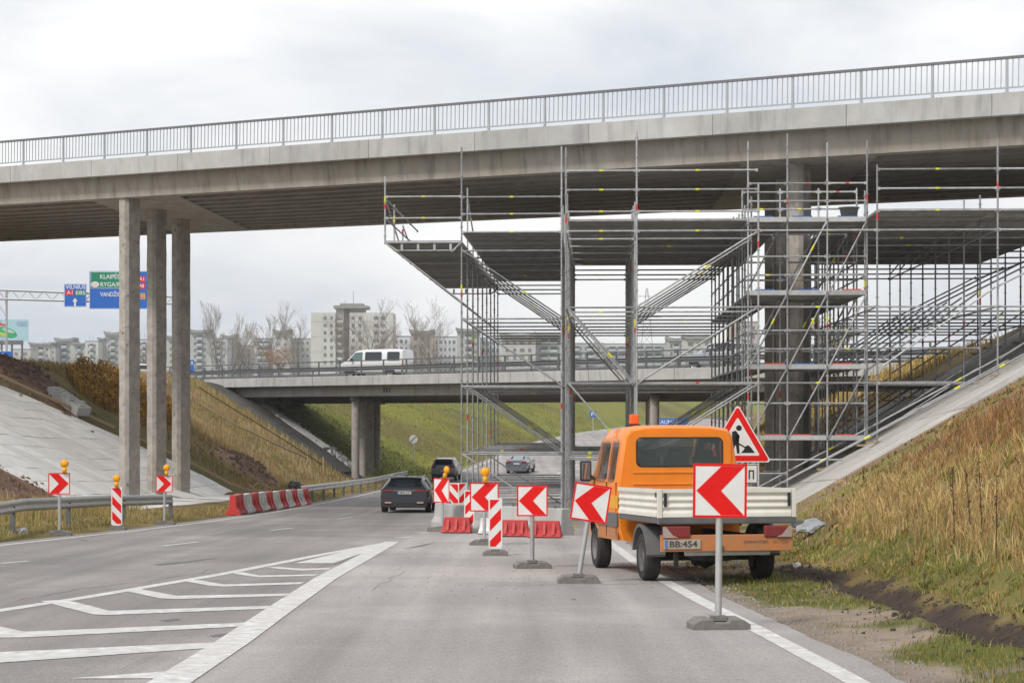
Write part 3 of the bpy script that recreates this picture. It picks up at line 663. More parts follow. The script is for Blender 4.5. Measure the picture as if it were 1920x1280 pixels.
# --- left bay over the road with its cantilever
sa = empty('road_scaffold', su(uof(960, 57), 57, -3.4), label='tall tube scaffold bay over the road with a platform jutting left', cat='scaffold')
uA0, uA1, uC = uof(865.5, 56.5), uof(1053, 56.4), uof(722, 56.6); vA = vof(865, 56.5); rows = [vA+2.57*k for k in range(9)]
for k, v in enumerate(rows):
    standard(sa, uA0, v, 7.8 if k == 0 else (6.9 if k == 1 else 5.75)); standard(sa, uA1, v, 7.8 if k == 0 else (6.35 if k in (1, 2) else 5.7))
    standard(sa, uC, v, 6.95 if k == 0 else (6.4 if k == 1 else 5.65+.12*((k*7) % 3)), zbase=5.0)
    for z in LV: ledger(sa, (uA0, v, z), (uA1, v, z))
    ledger(sa, (uC, v, 5.0), (uA0, v, 5.0), 0); ledger(sa, (uC, v, 5.72), (uA0, v, 5.72)) if k == 0 else None
    if k == 0: ledger(sa, (uC, v, 6.35), (uA0, v, 6.35), 1)
    brace(sa, (uA0, v, 3.25), (uC, v, 5.0))
    if k < 6:
        brace(sa, (uA0+.05, v-.05, 4.75), (uA1, v-.05, 2.8)); 
    if k < 5: brace(sa, (uA0+.05, v-.05, .77), (uA1, v-.05, -1.2))
    if k in (0, 1): brace(sa, (uA0+.05, v-.05, 2.75), (uA1, v-.05, .8))
    if k in (0, 3): brace(sa, (uA0+.05, v-.05, -1.23), (uA1, v-.05, -3.15))
    if k > 1: ledger(sa, (uA0, v, -3.0), (uA1, v, -3.0), 0); ledger(sa, (uA0, v, -2.5), (uA1, v, -2.5), 0)
for v0, v1 in zip(rows[:-1], rows[1:]):
    for u in (uA0, uA1):
        for z in LV: ledger(sa, (u, v0, z), (u, v1, z), 0)
    for z in (5.0, 5.72, 6.3): 
        if z < 5.5 or v0 < rows[4]: ledger(sa, (uC, v0, z), (uC, v1, z), 0)
brace(sa, (uC, rows[0], 6.3), (uC, rows[2], 5.1)); brace(sa, (uC, rows[2], 6.0), (uC, rows[4], 5.1)); brace(sa, (uA0, rows[1], 6.6), (uA0, rows[2], 5.8))
for z in (5.83, 6.33): ledger(sa, (uA0, rows[0], z), (uA1, rows[0], z), 1)
for z in (4.75,): ledger(sa, (uA0, rows[0], 5.3), (uA1, rows[0], 5.3), 1)
planks(sa, uA0, uA1, rows[0], rows[8], 5.33); planks(sa, uC, uA0, rows[0], rows[8], 5.06)
planks(sa, uA0, uA1, rows[1], rows[4], .82)
for k in (0, 8):                                # lattice girder under the cantilever edge
    for i in range(4): put('girder_bracket', MB().box((0,0,-.13), (.07,.04,.2)).mesh('girder_bracket', galv), sa, su(uC+.5+.48*i, rows[k]-.04, 4.98)-sa.location)
    ledger(sa, (uC+.35, rows[k]-.04, 4.76), (uA0-.25, rows[k]-.04, 4.76), 0)
    brace(sa, (uC, rows[k]-.04, 5.0), (uC+.35, rows[k]-.04, 4.76)); brace(sa, (uA0-.25, rows[k]-.04, 4.76), (uA0, rows[k]-.04, 5.0))
# --- main scaffold from the barrier to the right bank
sd = empty('bank_scaffold', su(uof(1300, 50), 50, -3.1), label='wide tube scaffold with long decks reaching onto the right bank', cat='scaffold')
uB0 = uof(1062, 51); UD = [uof(1194, 50.2), uof(1423, 50), uof(1645, 50), uof(1869, 50), uof(2092, 50)]
vD = 50.2+.2; rD = [vD+2.3*k for k in range(9)]
tops = {0: 7.35, 1: 6.0, 2: 6.45, 3: 7.0, 4: 7.0}
for k, v in enumerate(rD):
    standard(sd, uB0, v, 6.95 if k == 0 else 5.7+.3*(k == 1))
    for j, u in enumerate(UD):
        inside = 1 if (j in (1, 2)) else 0
        top = tops[j] if k == 0 else 5.62+.14*((k*5+j*3) % 4)
        if j == 1 and k in (1, 2): top = 5.9
        standard(sd, u, v, top)
    cols = [uB0]+UD
    for a, b in zip(cols[:-1], cols[1:]):
        if a == UD[1] and k > 0: continue          # the pier tower stands here
        for z in LV:
            g0, g1 = gz(a, v), gz(b, v)
            if z > max(g0, g1)+.12: ledger(sd, (a, v, z), (b, v, z))
            elif z > g0+.12:                          # tube runs into the bank: a short one
                L = (z-g0)/max(g1-g0, .01); 
                if L > .45: ledger(sd, (a, v, z), (a+(b-a)*(L-.06), v, z), 0)
    for a, b in zip(LV[:-1], LV[1:]):
        if a == .77 and k > 2: continue
        if (k in (0, 1, 3, 5) if a == 2.75 else k < 2): brace(sd, (uB0+.06, v-.05, a), (UD[0]-.06, v-.05, b)) if a != 4.75 else None
    if k < 7: brace(sd, (UD[0]+.06, v-.05, 2.8), (UD[1]-.06, v-.05, 4.7))
    if k < 2: brace(sd, (UD[0]+.06, v-.05, .8), (UD[1]-.06, v-.05, 2.72))
    if k < 7: brace(sd, (UD[0]+.06, v-.05, -1.2), (UD[1]-.06, v-.05, .72))
    if k in (0, 1): brace(sd, (UD[0]+.06, v-.05, -3.0), (UD[1]-.06, v-.05, -1.28))
    for j, (zlo, zhi) in ((2, (1.15, 3.25)), (2, (-.75, 1.2)), (3, (1.4, 3.3)), (3, (3.3, 4.8))):
        g = max(gz(UD[j], v), -9); g1 = gz(UD[j+1], v)
        if zlo > g+.1 and zhi > g1+.1 and (k % 2 == 0 or j == 2): brace(sd, (UD[j]+.06, v+.05, zlo), (UD[j+1]-.06, v+.05, zhi))
for v0, v1 in zip(rD[:-1], rD[1:]):
    for u in cols:
        for z in LV:
            if u in (UD[1], UD[2]) and z != 2.75: continue
            if z > max(gz(u, v0), gz(u, v1))+.12: ledger(sd, (u, v0, z), (u, v1, z), 0)
for a, b in zip(cols[:-1], cols[1:]):
    v = rD[0]
    if a == UD[1]: continue
    for z in (5.83, 6.33): ledger(sd, (a, v, z), (b, v, z), 1)
    ledger(sd, (a, v, 5.26), (b, v, 5.26), 1)
for v in rD[1::2]:
    for z in (1.75, -.25):
        if z > max(gz(UD[2], v), gz(UD[3], v))+.15: ledger(sd, (UD[2], v, z), (UD[3], v, z), 0)
        if z > max(gz(UD[3], v), gz(UD[4], v))+.15: ledger(sd, (UD[3], v, z), (UD[4], v, z), 0)
    for z in (-1.75, -2.4): ledger(sd, (UD[0], v, z), (UD[1], v, z), 0)
planks(sd, uB0, UD[0], rD[1], rD[8], 5.3); planks(sd, UD[0], UD[1], rD[1], rD[8], 5.3)
planks(sd, UD[2], UD[3], rD[0], rD[8], 5.3); planks(sd, UD[3], UD[4], rD[0], rD[8], 5.3)
planks(sd, uB0, UD[0], rD[1], rD[3], .82); planks(sd, UD[0], UD[1], rD[1], rD[3], .82); planks(sd, UD[2], UD[3], rD[2], rD[5], .9)
for k in range(0, 8, 1): brace(sd, (UD[3], rD[k], 5.15), (UD[3], rD[k+1], 4.9))
# long sloping rakers resting on the bank
for v, du in ((rD[0]-.35, 0), (rD[0]-.6, 1.1), (rD[1]-.2, .5)):
    a = (UD[1]-.5+du, v, -2.4+du*.55); b = (UD[3]+.2+du, v, 1.35+du*.5)
    p0, p1 = su(*a), su(*b); zg0 = G(p0.x, p0.y)+.1-ZC; zg1 = G(p1.x, p1.y)+.12-ZC
    n = 2; mids = [(a[0]+(b[0]-a[0])*i/n, v, max(a[2]+(b[2]-a[2])*i/n, gz(a[0]+(b[0]-a[0])*i/n, v)+.15)) for i in range(n+1)]
    for q0, q1 in zip(mids[:-1], mids[1:]): bar_obj('raker', diag_mesh, sd, su(*q0), su(*q1), 1)
# --- tower round the right pier
sc_ = empty('pier_scaffold', su(uof(1510, 52), 52, -2.9), label='square scaffold tower with short decks around the right bridge pier', cat='scaffold')
UC = [uof(p, 52) for p in (1403, 1476.5, 1551, 1625)]; vC = 52.3; rC = [vC+2.07*k for k in range(9)]
ctop = [7.35, 7.55, 7.3, 7.35]; CL = (5.2, 3.22, 1.22, -.7)
for k, v in enumerate(rC):
    us = UC if k < 3 else (UC[0], UC[3])
    for j, u in enumerate(us):
        standard(sc_, u, v, (ctop[j] if k == 0 else 6.3 if k == 1 else 5.7))
    for a, b in zip(us[:-1], us[1:]):
        if k < 3:
            for z in CL+(5.72, 6.2, 4.22, 3.72, 2.22, 1.72, .25, -1.65):
                if k > 1 and z not in CL: continue
                if z > max(gz(a, v), gz(b, v))+.15: ledger(sc_, (a, v, z), (b, v, z), random.choice((0,0,1,2)))
    for z0, z1 in zip(CL[1:], CL[:-1]):
        if k in (0, 1, 2): 
            for a, b in zip(us[:-1], us[1:]):
                if (k == 0 or random.random() < .4) and z0 > max(gz(a, v), gz(b, v))+.1 and not (k == 0 and a == UC[0] and z0 > 2): brace(sc_, (a+.03, v-.05, z0), (b-.03, v-.05, z1-.05))
for v0, v1 in zip(rC[:-1], rC[1:]):
    for u in (UC[0], UC[3]):
        for z in CL+(4.2, 3.72, 2.2, 1.72, .2, -.2):
            if z > max(gz(u, v0), gz(u, v1))+.15: ledger(sc_, (u, v0, z), (u, v1, z), 0)
    for u in UC[1:3]:
        if v0 < rC[2]:
            for z in CL: ledger(sc_, (u, v0, z), (u, v1, z), 0)
for z in CL:
    for a, b in zip(UC[:-1], UC[1:]):
        if z > gz(b, rC[0])-.2: planks(sc_, a+.02, b-.02, rC[0], rC[2], z+.06)
    if z > 0:
        planks(sc_, UC[0], UC[1], rC[2]+.2, rC[8], z+.06); planks(sc_, UC[2]+.25, UC[3], rC[2]+.2, rC[8], z+.06)
    for a, b in zip(UC[:-1], UC[1:]):               # coloured plank ends along the front edge
        m = random.choice((band_b, band_r, band_b))
        put('plank_end', MB().box((0,0,0), ((b-a)*.5,.03,.035)).mesh('plank_end', m), sc_, su((a+b)/2+random.uniform(-.2,.2), rC[0]-.02, z+.10)-sc_.location, (0,0,-SCA))
        put('toe_board', MB().box((0,0,0), (b-a-.06,.03,.13)).mesh('toe_board', galv), sc_, su((a+b)/2, rC[0]-.05, z+.02)-sc_.location, (0,0,-SCA))
# mortar tub left on the top deck
tub_m = mat('grey_mortar_tub', (.14,.145,.15), .8, col2=(.22,.22,.21), scale=6)
p = su(UC[3]-.42, rC[0]+.5, 5.265)
tub = MB().lathe([(0,0),(.20,0),(.26,.30),(.29,.30),(.29,.33),(.245,.33),(.19,.03),(0,.03)], 18).build('mortar_tub', tub_m, loc=p); tag(tub, 'grey mortar tub standing on the top deck of the pier scaffold', 'tub')
# ------------------------------------------------------------------ temporary signs
def clip(poly, a, b, c):                      # keep a*x+b*y <= c
    o = []
    for i, p in enumerate(poly):
        q = poly[(i+1) % len(poly)]; dp, dq = a*p[0]+b*p[1]-c, a*q[0]+b*q[1]-c
        if dp <= 0: o.append(p)
        if dp*dq < 0: t = dp/(dp-dq); o.append((p[0]+(q[0]-p[0])*t, p[1]+(q[1]-p[1])*t))
    return o
def face(poly, y, name, m, parent, th=.002, loc=(0,0,0), rot=None):
    return MB().prism(poly, y-th, y, axis='y').build(name, m, parent, loc=loc, rot=rot)
def rubber_base(parent, w=.62, d=.38, hh=.11, rz=0):
    prof = [(-w/2,0),(w/2,0),(w/2,.06),(w/2-.08,hh),(w*.16,hh),(w*.12,.075),(-w*.12,.075),(-w*.16,hh),(-w/2+.08,hh),(-w/2,.06)]
    o = MB().prism(prof, -d/2, d/2, axis='y').build('foot', rubber, parent, bevel=.008, rot=(0,0,rz))
    MB().box((0,0,hh+.0), (.16,.12,.05)).build('socket', rubber, o); return o
def lamp(parent, x, z, r=.088, tilt=0, y=-.03):
    body = MB().lathe([(0,-.14),(.05,-.14),(.055,-.02),(.02,0)], 12).build('warning_lamp', yellow, parent, loc=(x, y, z+.14), rot=(0, tilt, 0))
    MB().lathe([(0,-.045),(r*.75,-.045),(r,-.02),(r,.03),(r*.6,.055),(0,.06)], 20, axis='y').build('lens', yellow, body, loc=(0,0,r+.0), rot=(0,0,0))
    MB().lathe([(r,-.012),(r+.012,-.012),(r+.012,.012),(r,.012)], 20, axis='y').build('lens_ring', lamp_or, body, loc=(0,0,r))
    return body
def chevron_sign(loc, size, hb, left=True, rz=0, roll=0, lamp_x=None, lamp_tilt=0, label='', base_rz=0, two=False, basew=.6, pitch=0):
    root = empty('chevron_sign', loc, rz, label, 'road sign', 'chevron warning signs at the works')
    s = size/2; top = hb+size
    holder = MB().tube((0,.03,.05), (0,.03,top-.05), .036, 14).build('post', galv, root)
    if roll or pitch: holder.rotation_euler = (pitch, roll, 0)
    def P(o): o.parent = root; return o
    R_ = (pitch, roll, 0)
    off = Matrix.Rotation(roll, 3, 'Y') @ Vector((0,0,hb+s))
    b = MB().box((0,0,0), (size,.012,size)).build('board', white, root, loc=off, rot=R_, bevel=.004, seg=1)
    fr = MB(); t = .026*size/.6
    for c, d in (((0,-.008,s-t/2), (size,.005,t)), ((0,-.008,-s+t/2), (size,.005,t)), ((s-t/2,-.008,0), (t,.005,size-2*t)), ((-s+t/2,-.008,0), (t,.005,size-2*t))): fr.box(c, d)
    fr.build('border', red, b)
    g = -1 if left else 1; e = s-.03*size/.6
    # chevron: tip at the pointing side, arms to the corners, notch on the other side
    poly = [(g*e*.97,0), (-g*.02*size, e), (-g*e*.99, e), (-g*.02*size, 0), (-g*e*.99, -e), (-g*.02*size, -e)]
    MB().prism(poly[:4]+[], -.0095, -.0070, axis='y').build('chevron_arm', red, b)
    MB().prism([poly[0], poly[3], poly[4], poly[5]], -.0095, -.0070, axis='y').build('chevron_arm', red, b)
    rubber_base(root, basew, rz=base_rz)
    if lamp_x is not None: lamp(root, lamp_x, top, tilt=lamp_tilt)
    return root
def spot(px, py, dz=.0): X, Y = rp(px, py); return Vector((X, Y, G(X, Y)+.03))
chevron_sign(spot(1347,1183), .56, 1.15, roll=R(.6), label='nearest red and white chevron sign in front of the orange truck', base_rz=R(6))
chevron_sign(spot(1084,1096), .54, .90, roll=R(9), label='leaning chevron sign beside the front wheel of the orange truck', base_rz=R(-4), rz=R(4))
chevron_sign(spot(998,1068), .51, .86, label='upright chevron sign in front of the low red barriers, no lamp', base_rz=R(8))
chevron_sign(spot(908,1024), .62, .72, lamp_x=.02, label='chevron sign with a round yellow lamp, partly behind a striped plate', base_rz=R(-5))
chevron_sign(spot(828,998), .64, .74, rz=R(-48), lamp_x=.2, lamp_tilt=R(24), label='chevron sign turned towards the left lane with a drooping orange lamp', basew=.75)
chevron_sign(gx(111,1004), .52, 1.0, left=False, rz=R(8), lamp_x=.13, label='right-pointing chevron sign with lamp, nearest along the left guard rail')
chevron_sign(gx(308,984), .48, .95, left=False, rz=R(4), lamp_x=.07, label='right-pointing chevron sign with lamp at the end of the left guard rail')
def beacon(loc, label, rz=0, slash=True, w=.26, hh=.98, hb=.10, with_lamp=False, base=True, roll=0):
    root = empty('striped_plate', loc, rz, label, 'road sign', 'striped warning plates at the works', ry=roll)
    pl = [(-w/2,hb+.05),(0,hb-.02),(w/2,hb+.05),(w/2,hb+hh),(-w/2,hb+hh)]
    b = MB().prism(pl, -.012, .012, axis='y').build('board', white, root, bevel=.004, seg=1)
    r0, r1, z0, z1 = -w/2+.025, w/2-.025, hb+.07, hb+hh-.025
    st = .40; sg = -1 if slash else 1; k = 1.05
    for i in range(-1, 6):
        c = z0+.0+i*st
        rect = [(r0,z0),(r1,z0),(r1,z1),(r0,z1)]
        q = clip(rect, sg*k, 1, c+.215); q = clip(q, -sg*k, -1, -c) if len(q) > 2 else []
        if len(q) > 2: face(q, -.0125, 'red_stripe', red, root)
    if base: rubber_base(root, .48, .3, .10)
    if with_lamp: lamp(root, 0, hb+hh, .088)
    return root
beacon(spot(929,1044), 'tall striped plate on a pale block, nearest of the plates')
beacon(spot(880,1001), 'striped plate in front of the concrete barrier, left of the lamp chevron', rz=R(-8))
beacon(gx(219,994), 'left striped plate with yellow lamp in front of the column', slash=False, with_lamp=True, w=.29, hh=1.05)
# ------------------------------------------------------------------ barriers
def jersey(name, L, H, wb, wt, m, loc, rz, label, cat, group, ribs=3, feet=True, bevel=.012, ends=1.0):
    root = empty(name, loc, rz, label, cat, group)
    pr = [(-wb/2,.04),(wb/2,.04),(wb/2,H*.18),(wt/2+.03,H*.42),(wt/2,H),(-wt/2,H),(-wt/2-.03,H*.42),(-wb/2,H*.18)]
    jb = MB().prism(pr, -L/2+.01, L/2-.01, axis='x'); jb.v = [(v[0]*(ends+(1-ends)*(1-max(v[2]/H-.15, 0)/.85)), v[1], v[2]) for v in jb.v]
    jb.build('body', m, root, bevel=bevel, seg=1)
    if ribs:
        for i in range(ribs):
            x = (-.5+(i+.5)/ribs)*L*.8
            for s in (-1, 1): MB().hexa([Vector((x-.035,s*(wb/2-.0),H*.2)), Vector((x+.035,s*(wb/2),H*.2)), Vector((x+.03,s*(wt/2+.035),H*.46)), Vector((x-.03,s*(wt/2+.035),H*.46)), Vector((x-.035,s*(wb/2+.012),H*.24)), Vector((x+.035,s*(wb/2+.012),H*.24)), Vector((x+.03,s*(wt/2+.022),H*.9)), Vector((x-.03,s*(wt/2+.022),H*.9))]).build('rib', m, root)
    if feet:
        for x in (-L*.3, L*.3): MB().box((x, 0, .02), (.16, wb+.02, .05)).build('foot_slot', black, root)
    return root
a, b = gx(436,966), gx(574,946); n = 11; d = (b-a); rzb = math.atan2(d.y, d.x)
names = ['first red', 'second white', 'third red', 'fourth white', 'fifth red', 'sixth white', 'seventh red', 'eighth white', 'ninth red', 'tenth white', 'last red']
for i in range(n):
    p = a.lerp(b, (i+.5)/n); p.z = G(p.x, p.y)
    o = jersey('water_barrier', d.length/n*1.0, .72, .52, .2, red_pl if i % 2 == 0 else white_pl, p, rzb, ('%s plastic barrier from the camera end of the left row' % names[i]), 'barrier', 'red and white plastic barriers along the left edge', ribs=2, feet=False)
low = [(857,1001,'red',.78,'short red plastic barrier behind the left striped plate'),(917,1003,'white',.5,'white plastic barrier piece between the low red ones'),(965,1008,'red',.74,'low red plastic barrier left of the upright chevron post'),(1022,1010,'red',.82,'low red plastic barrier at the right end by the scaffold foot')]
for px, py, c, L, lb in low:
    p = spot(px, py); p.z -= .02; jersey('low_barrier', L, .42, .5, .16, red_dusty if c == 'red' else white_pl, p, R(-52) if False else math.atan2(-.55, 1.2)*.35, lb, 'barrier', 'low plastic barriers at the scaffold foot', ribs=3, ends=.84)
def conc_block(px0, px1, Y0, Y1, label):
    p0 = Vector(((px0-960)/F*Y0, Y0, 0)); p1 = Vector(((px1-960)/F*Y1, Y1, 0)); c = (p0+p1)/2; c.z = G(c.x, c.y)
    root = empty('concrete_block', c, math.atan2(p1.y-p0.y, p1.x-p0.x), label, 'barrier'); L = (p1-p0).length
    MB().prism([(-.3,.03),(.3,.03),(.3,.2),(.2,.34),(.17,.70),(-.17,.70),(-.2,.34),(-.3,.2)], -L/2, L/2, axis='x').build('body', con_light, root, bevel=.02)
    for x in (-L/3, L/3): MB().tube((x,0,.69), (x,0,.76), .02, 6).build('lifting_eye', galv_dark, root)
conc_block(826, 941, 51.6, 48.6, 'left concrete barrier block behind the low red barriers'); conc_block(943, 1062, 48.3, 46.9, 'right concrete barrier block at the foot of the scaffold')
p = Vector(((851-960)/F*52.6, 52.6, 0)); p.z = G(p.x, p.y)+.02
beacon(p, 'far striped plate just right of the turned chevron', base=True, hb=.62, hh=.62, w=.3, slash=False, rz=R(-15))
p = Vector(((866-960)/F*53.2, 53.2, 0)); p.z = G(p.x, p.y)+.02
beacon(p, 'farthest striped plate at the scaffold upright', base=True, hb=.62, hh=.62, w=.3, rz=R(25))
# ------------------------------------------------------------------ roadworks triangle and its plate
X, Y = (1383-960)/F*33.2, 33.2; rw = empty('roadworks_sign', (X, Y, G(X, Y)), R(-3), 'red bordered triangular roadworks sign above a white plate', 'road sign')
MB().tube((0,.03,-.1), (0,.03,2.6), .032, 10).build('post', galv, rw)
zc = 1.78; sd_ = 1.10; H3 = sd_*math.sqrt(3)/2
def rtri(scale, rr, n=5):
    cx, cz = 0, H3/3; vs = [(-sd_/2,0),(sd_/2,0),(0,H3)]; o = []
    for i, v in enumerate(vs):
        x, z = (v[0]-cx)*scale+cx, (v[1]-cz)*scale+cz
        a0 = (210, 330, 90)[i]; ux, uz = math.cos(R(a0)), math.sin(R(a0)); qx, qz = x-ux*2*rr, z-uz*2*rr
        for k in range(n): a = R(a0-60+120*k/(n-1)); o.append((qx+rr*math.cos(a), qz+zc+rr*math.sin(a)))
    return o
face(rtri(1.06, .04), 0, 'backing', white, rw, .012); face(rtri(1.0, .035), -.0125, 'border', red, rw); face(rtri(.70, .02), -.0155, 'panel', white, rw)
blk = mat('sign_black', (.012,.012,.014), .5)
def worker(poly): face([(x*1.1, z*1.1+zc) for x, z in poly], -.0185, 'symbol', blk, rw)
worker([(.02+.045*math.cos(R(30*i)), .52+.045*math.sin(R(30*i))) for i in range(12)])
worker([(-.09,.46),(-.03,.48),(.03,.40),(.02,.30),(-.03,.24),(-.08,.28)][::-1])
worker([(-.03,.26),(.02,.30),(.03,.12),(-.01,.12)]); worker([(-.08,.30),(-.04,.26),(-.06,.18),(-.05,.12),(-.10,.12),(-.10,.20)])
worker([(-.02,.42),(.03,.40),(.01,.30),(-.04,.30)]); worker([(-.10,.33),(-.09,.35),(.13,.22),(.12,.20)]); worker([(.05,.13),(.27,.13),(.21,.21),(.17,.25),(.13,.24),(.09,.17)])
MB().box((0,-.004,1.56), (.72,.012,.34)).build('lower_plate', white, rw, bevel=.004)
for c, d in (((.20,-.012,1.54), (.022,.003,.14)), ((.27,-.012,1.54), (.022,.003,.14)), ((.235,-.012,1.615), (.09,.003,.022))): MB().box(c, d).build('lower_mark', blk, rw)
fr = MB()
for c, d in (((0,-.012,1.715), (.68,.003,.012)), ((0,-.012,1.405), (.68,.003,.012)), ((.335,-.012,1.56), (.012,.003,.30)), ((-.335,-.012,1.56), (.012,.003,.30))): fr.box(c, d)
fr.build('lower_frame', blk, rw)
# ------------------------------------------------------------------ guard rails of the left verge
guard_rail('guard_rail', [gx(-70,1017), gx(44,994), gx(128,986), gx(200,979), gx(261,976), gx(320,972)], 'near left steel guard rail behind the chevron signs', post_step=3.6)
guard_rail('guard_rail', [gx(562,943), gx(640,930), gx(700,918), gx(745,907), gx(763,903)], 'left steel guard rail running towards the motorway bridge', post_step=4)
# ------------------------------------------------------------------ round sign and far signs
def post_sign(name, px, pyc, Y, w, hgt, m, label, shape='rect', cat='road sign', posts=1, rz=0):
    c = at(px, pyc, Y); z0 = G(c.x, c.y); root = empty(name, (c.x, c.y, z0), rz, label, cat); zc_ = c.z-z0
    xs_ = [0] if posts == 1 else [-w*.3, w*.3]
    for x in xs_: MB().tube((x,.05,-.2), (x,.05,zc_+hgt*.4), .045, 8).build('post', galv, root)
    if shape == 'disc': MB().lathe([(0,.01),(w/2,.01),(w/2,-.01),(0,-.01)], 24, axis='y', smooth=False).build('board', m, root, loc=(0,0,zc_))
    else: MB().box((0,0,zc_), (w,.03,hgt)).build('board', m, root)
    return root, zc_
root, zc_ = post_sign('end_of_restriction_sign', 775, 823, 153, .68, .68, white, 'round white sign with a grey slash on the green embankment', 'disc')
band = mat('sign_grey', (.25,.27,.29), .5); MB().box((0,-.016,zc_), (.10,.006,.7), mat=Matrix.Rotation(R(45), 4, 'Y')).build('slash', band, root)
root, zc_ = post_sign('town_sign', 1258, 791, 250, 4.6, 1.0, blue_s, 'wide blue KAUNAS direction sign beyond the motorway bridge', posts=2)
MB_t = lambda txt, size, width, parent, x, z, m=white, y=-.022: put('lettering', text_mesh(txt, size, .003, m, width=width, bold=.004), parent, (x, y, z), (R(90), 0, 0))
MB_t('KAUNAS', .75, 2.6, root, -.45, zc_)
root, zc_ = post_sign('lane_sign', 1112, 776, 230, .78, .72, blue_s, 'small square blue sign on the slope beyond the bridge')
MB().prism([(-.22,-.2+zc_),(-.1,-.2+zc_),(-.1,.05+zc_),(.08,.05+zc_),(.08,-.12+zc_),(.22,-.12+zc_),(.22,.2+zc_),(-.22,.2+zc_)], -.026, -.018, axis='y').build('symbol', white, root)
root, zc_ = post_sign('lane_sign', 360, 679, 152, .34, .36, blue_s, 'small blue sign pair on the motorway beside the third column')
MB().box((0,0,zc_-.48), (.3,.03,.5)).build('board', blue_s, root); MB().prism([(-.1,-.1+zc_),(.1,-.1+zc_),(0,.12+zc_)], -.026, -.018, axis='y').build('symbol', white, root)
root, zc_ = post_sign('arrow_sign', 4, 668, 140, 1.5, .72, blue_s, 'blue sign with a white curved arrow at the left picture edge')
MB().prism([(.10,.15+zc_),(.38,.15+zc_),(.5,.0+zc_),(.5,-.2+zc_),(.36,-.2+zc_),(.36,-.02+zc_),(.3,.04+zc_),(.10,.04+zc_),(.10,-.06+zc_),(-.08,.1+zc_),(.10,.26+zc_)], -.026, -.018, axis='y').build('symbol', white, root)
# ------------------------------------------------------------------ sign gantry over the motorway
YG = 165.0; k = F/YG
def gp(px, py, dy=0): return at(px, py, YG+dy)
xl, xr = gp(8, 560).x, gp(343, 570).x
gant = empty('sign_gantry', (xl, YG, G(xl, YG)), label='grey lattice sign gantry spanning the motorway on the left', cat='gantry')
zt0, zb0, zt1, zb1 = gp(8,543).z, gp(8,560).z, gp(343,557).z, gp(343,570).z
for dy in (-.35, .35):
    for (z0, z1) in ((zt0, zt1), (zb0, zb1)):
        wput(MB().tube((xl-1, YG+dy, z0), (xr, YG+dy, z1), .075, 8), 'chord', galv, gant)
n = 22
for i in range(n):
    t0, t1 = i/n, (i+1)/n; L_ = lambda a, b, t: a+(b-a)*t
    q0 = (L_(xl,xr,t0), YG-.35, L_(zt0,zt1,t0) if i % 2 else L_(zb0,zb1,t0)); q1 = (L_(xl,xr,t1), YG-.35, L_(zb0,zb1,t1) if i % 2 else L_(zt0,zt1,t1))
    wput(MB().tube(q0, q1, .04, 6), 'lattice_brace', galv, gant)
for x, zt in ((xl-.5, zt0), (xl+.2, zt0), (xr, zt1)): wput(MB().tube((x, YG, G(x, YG)-.5), (x, YG, zt), .10, 8), 'leg', galv, gant)
zz = zt0
while zz > 7.5: wput(MB().tube((xl-.5, YG, zz), (xl+.2, YG, zz-1.2), .04, 6), 'leg_brace', galv, gant); zz -= 1.2
def panel(name, x0, x1, y0, y1, label):
    a, b = gp(x0, y1), gp(x1, y0); c = (a+b)/2; root = empty(name, (c.x, YG-.55, c.z), 0, label, 'direction sign')
    w, hh = b.x-a.x, b.z-a.z; MB().box((0,0,0), (w,.05,hh)).build('board', blue_s, root)
    e = MB(); t = .035
    for cc, d in (((0,-.03,hh/2-t), (w-.02,.01,t)), ((0,-.03,-hh/2+t), (w-.02,.01,t)), ((w/2-t,-.03,0), (t,.01,hh-.1)), ((-w/2+t,-.03,0), (t,.01,hh-.1))): e.box(cc, d)
    e.build('border', white, root); return root, w, hh
def px2(root, w, hh, x0, x1, y0, y1, px, py): return (-w/2+(px-x0)/(x1-x0)*w, hh/2-(py-y0)/(y1-y0)*hh)
b1 = (123,165,533,576); r1, w1, h1 = panel('direction_sign', 123, 165, 533, 576, 'smaller blue gantry sign reading VILNIUS with an upward arrow')
def badge(root, w, hh, bx, cx, cy, bw, bh, m, txt, tm=white, tw=None):
    x, z = px2(root, w, hh, *bx, cx, cy); kk = 1/k
    o = MB().box((x,-.032,z), (bw*kk,.01,bh*kk)).build('route_badge', m, root)
    put('lettering', text_mesh(txt, bh*kk*1.0, .003, tm, width=tw*kk if tw else None, bold=.003), o, (x, -.042, z), (R(90),0,0))
def words_(root, w, hh, bx, txt, cx, cy, ph, pw, m=white):
    x, z = px2(root, w, hh, *bx, cx, cy); put('lettering', text_mesh(txt, ph/k*1.35, .003, m, width=pw/k, bold=.006), root, (x, -.032, z), (R(90),0,0))
words_(r1, w1, h1, b1, 'VILNIUS', 144.5, 539, 8, 37); badge(r1, w1, h1, b1, 133.5, 549.5, 16, 10, red, 'A1', tw=11); badge(r1, w1, h1, b1, 154, 550, 20, 10, green_s, 'E85', tw=17)
x, z = px2(r1, w1, h1, *b1, 143.5, 567); s_ = 1/k
MB().prism([(x-1.8*s_,z-8*s_),(x+1.8*s_,z-8*s_),(x+1.8*s_,z+1*s_),(x+5*s_,z+1*s_),(x,z+8*s_),(x-5*s_,z+1*s_),(x-1.8*s_,z+1*s_)], -.042, -.027, axis='y').build('arrow', white, r1)
b2 = (170,279,509,580); r2, w2, h2 = panel('direction_sign', 170, 279, 509, 580, 'large blue and green gantry sign half hidden by the columns')
x, z = px2(r2, w2, h2, *b2, 216, 526); MB().box((x,-.028,z), (86/k,.01,30/k)).build('green_field', green_s, r2)
fr = MB(); 
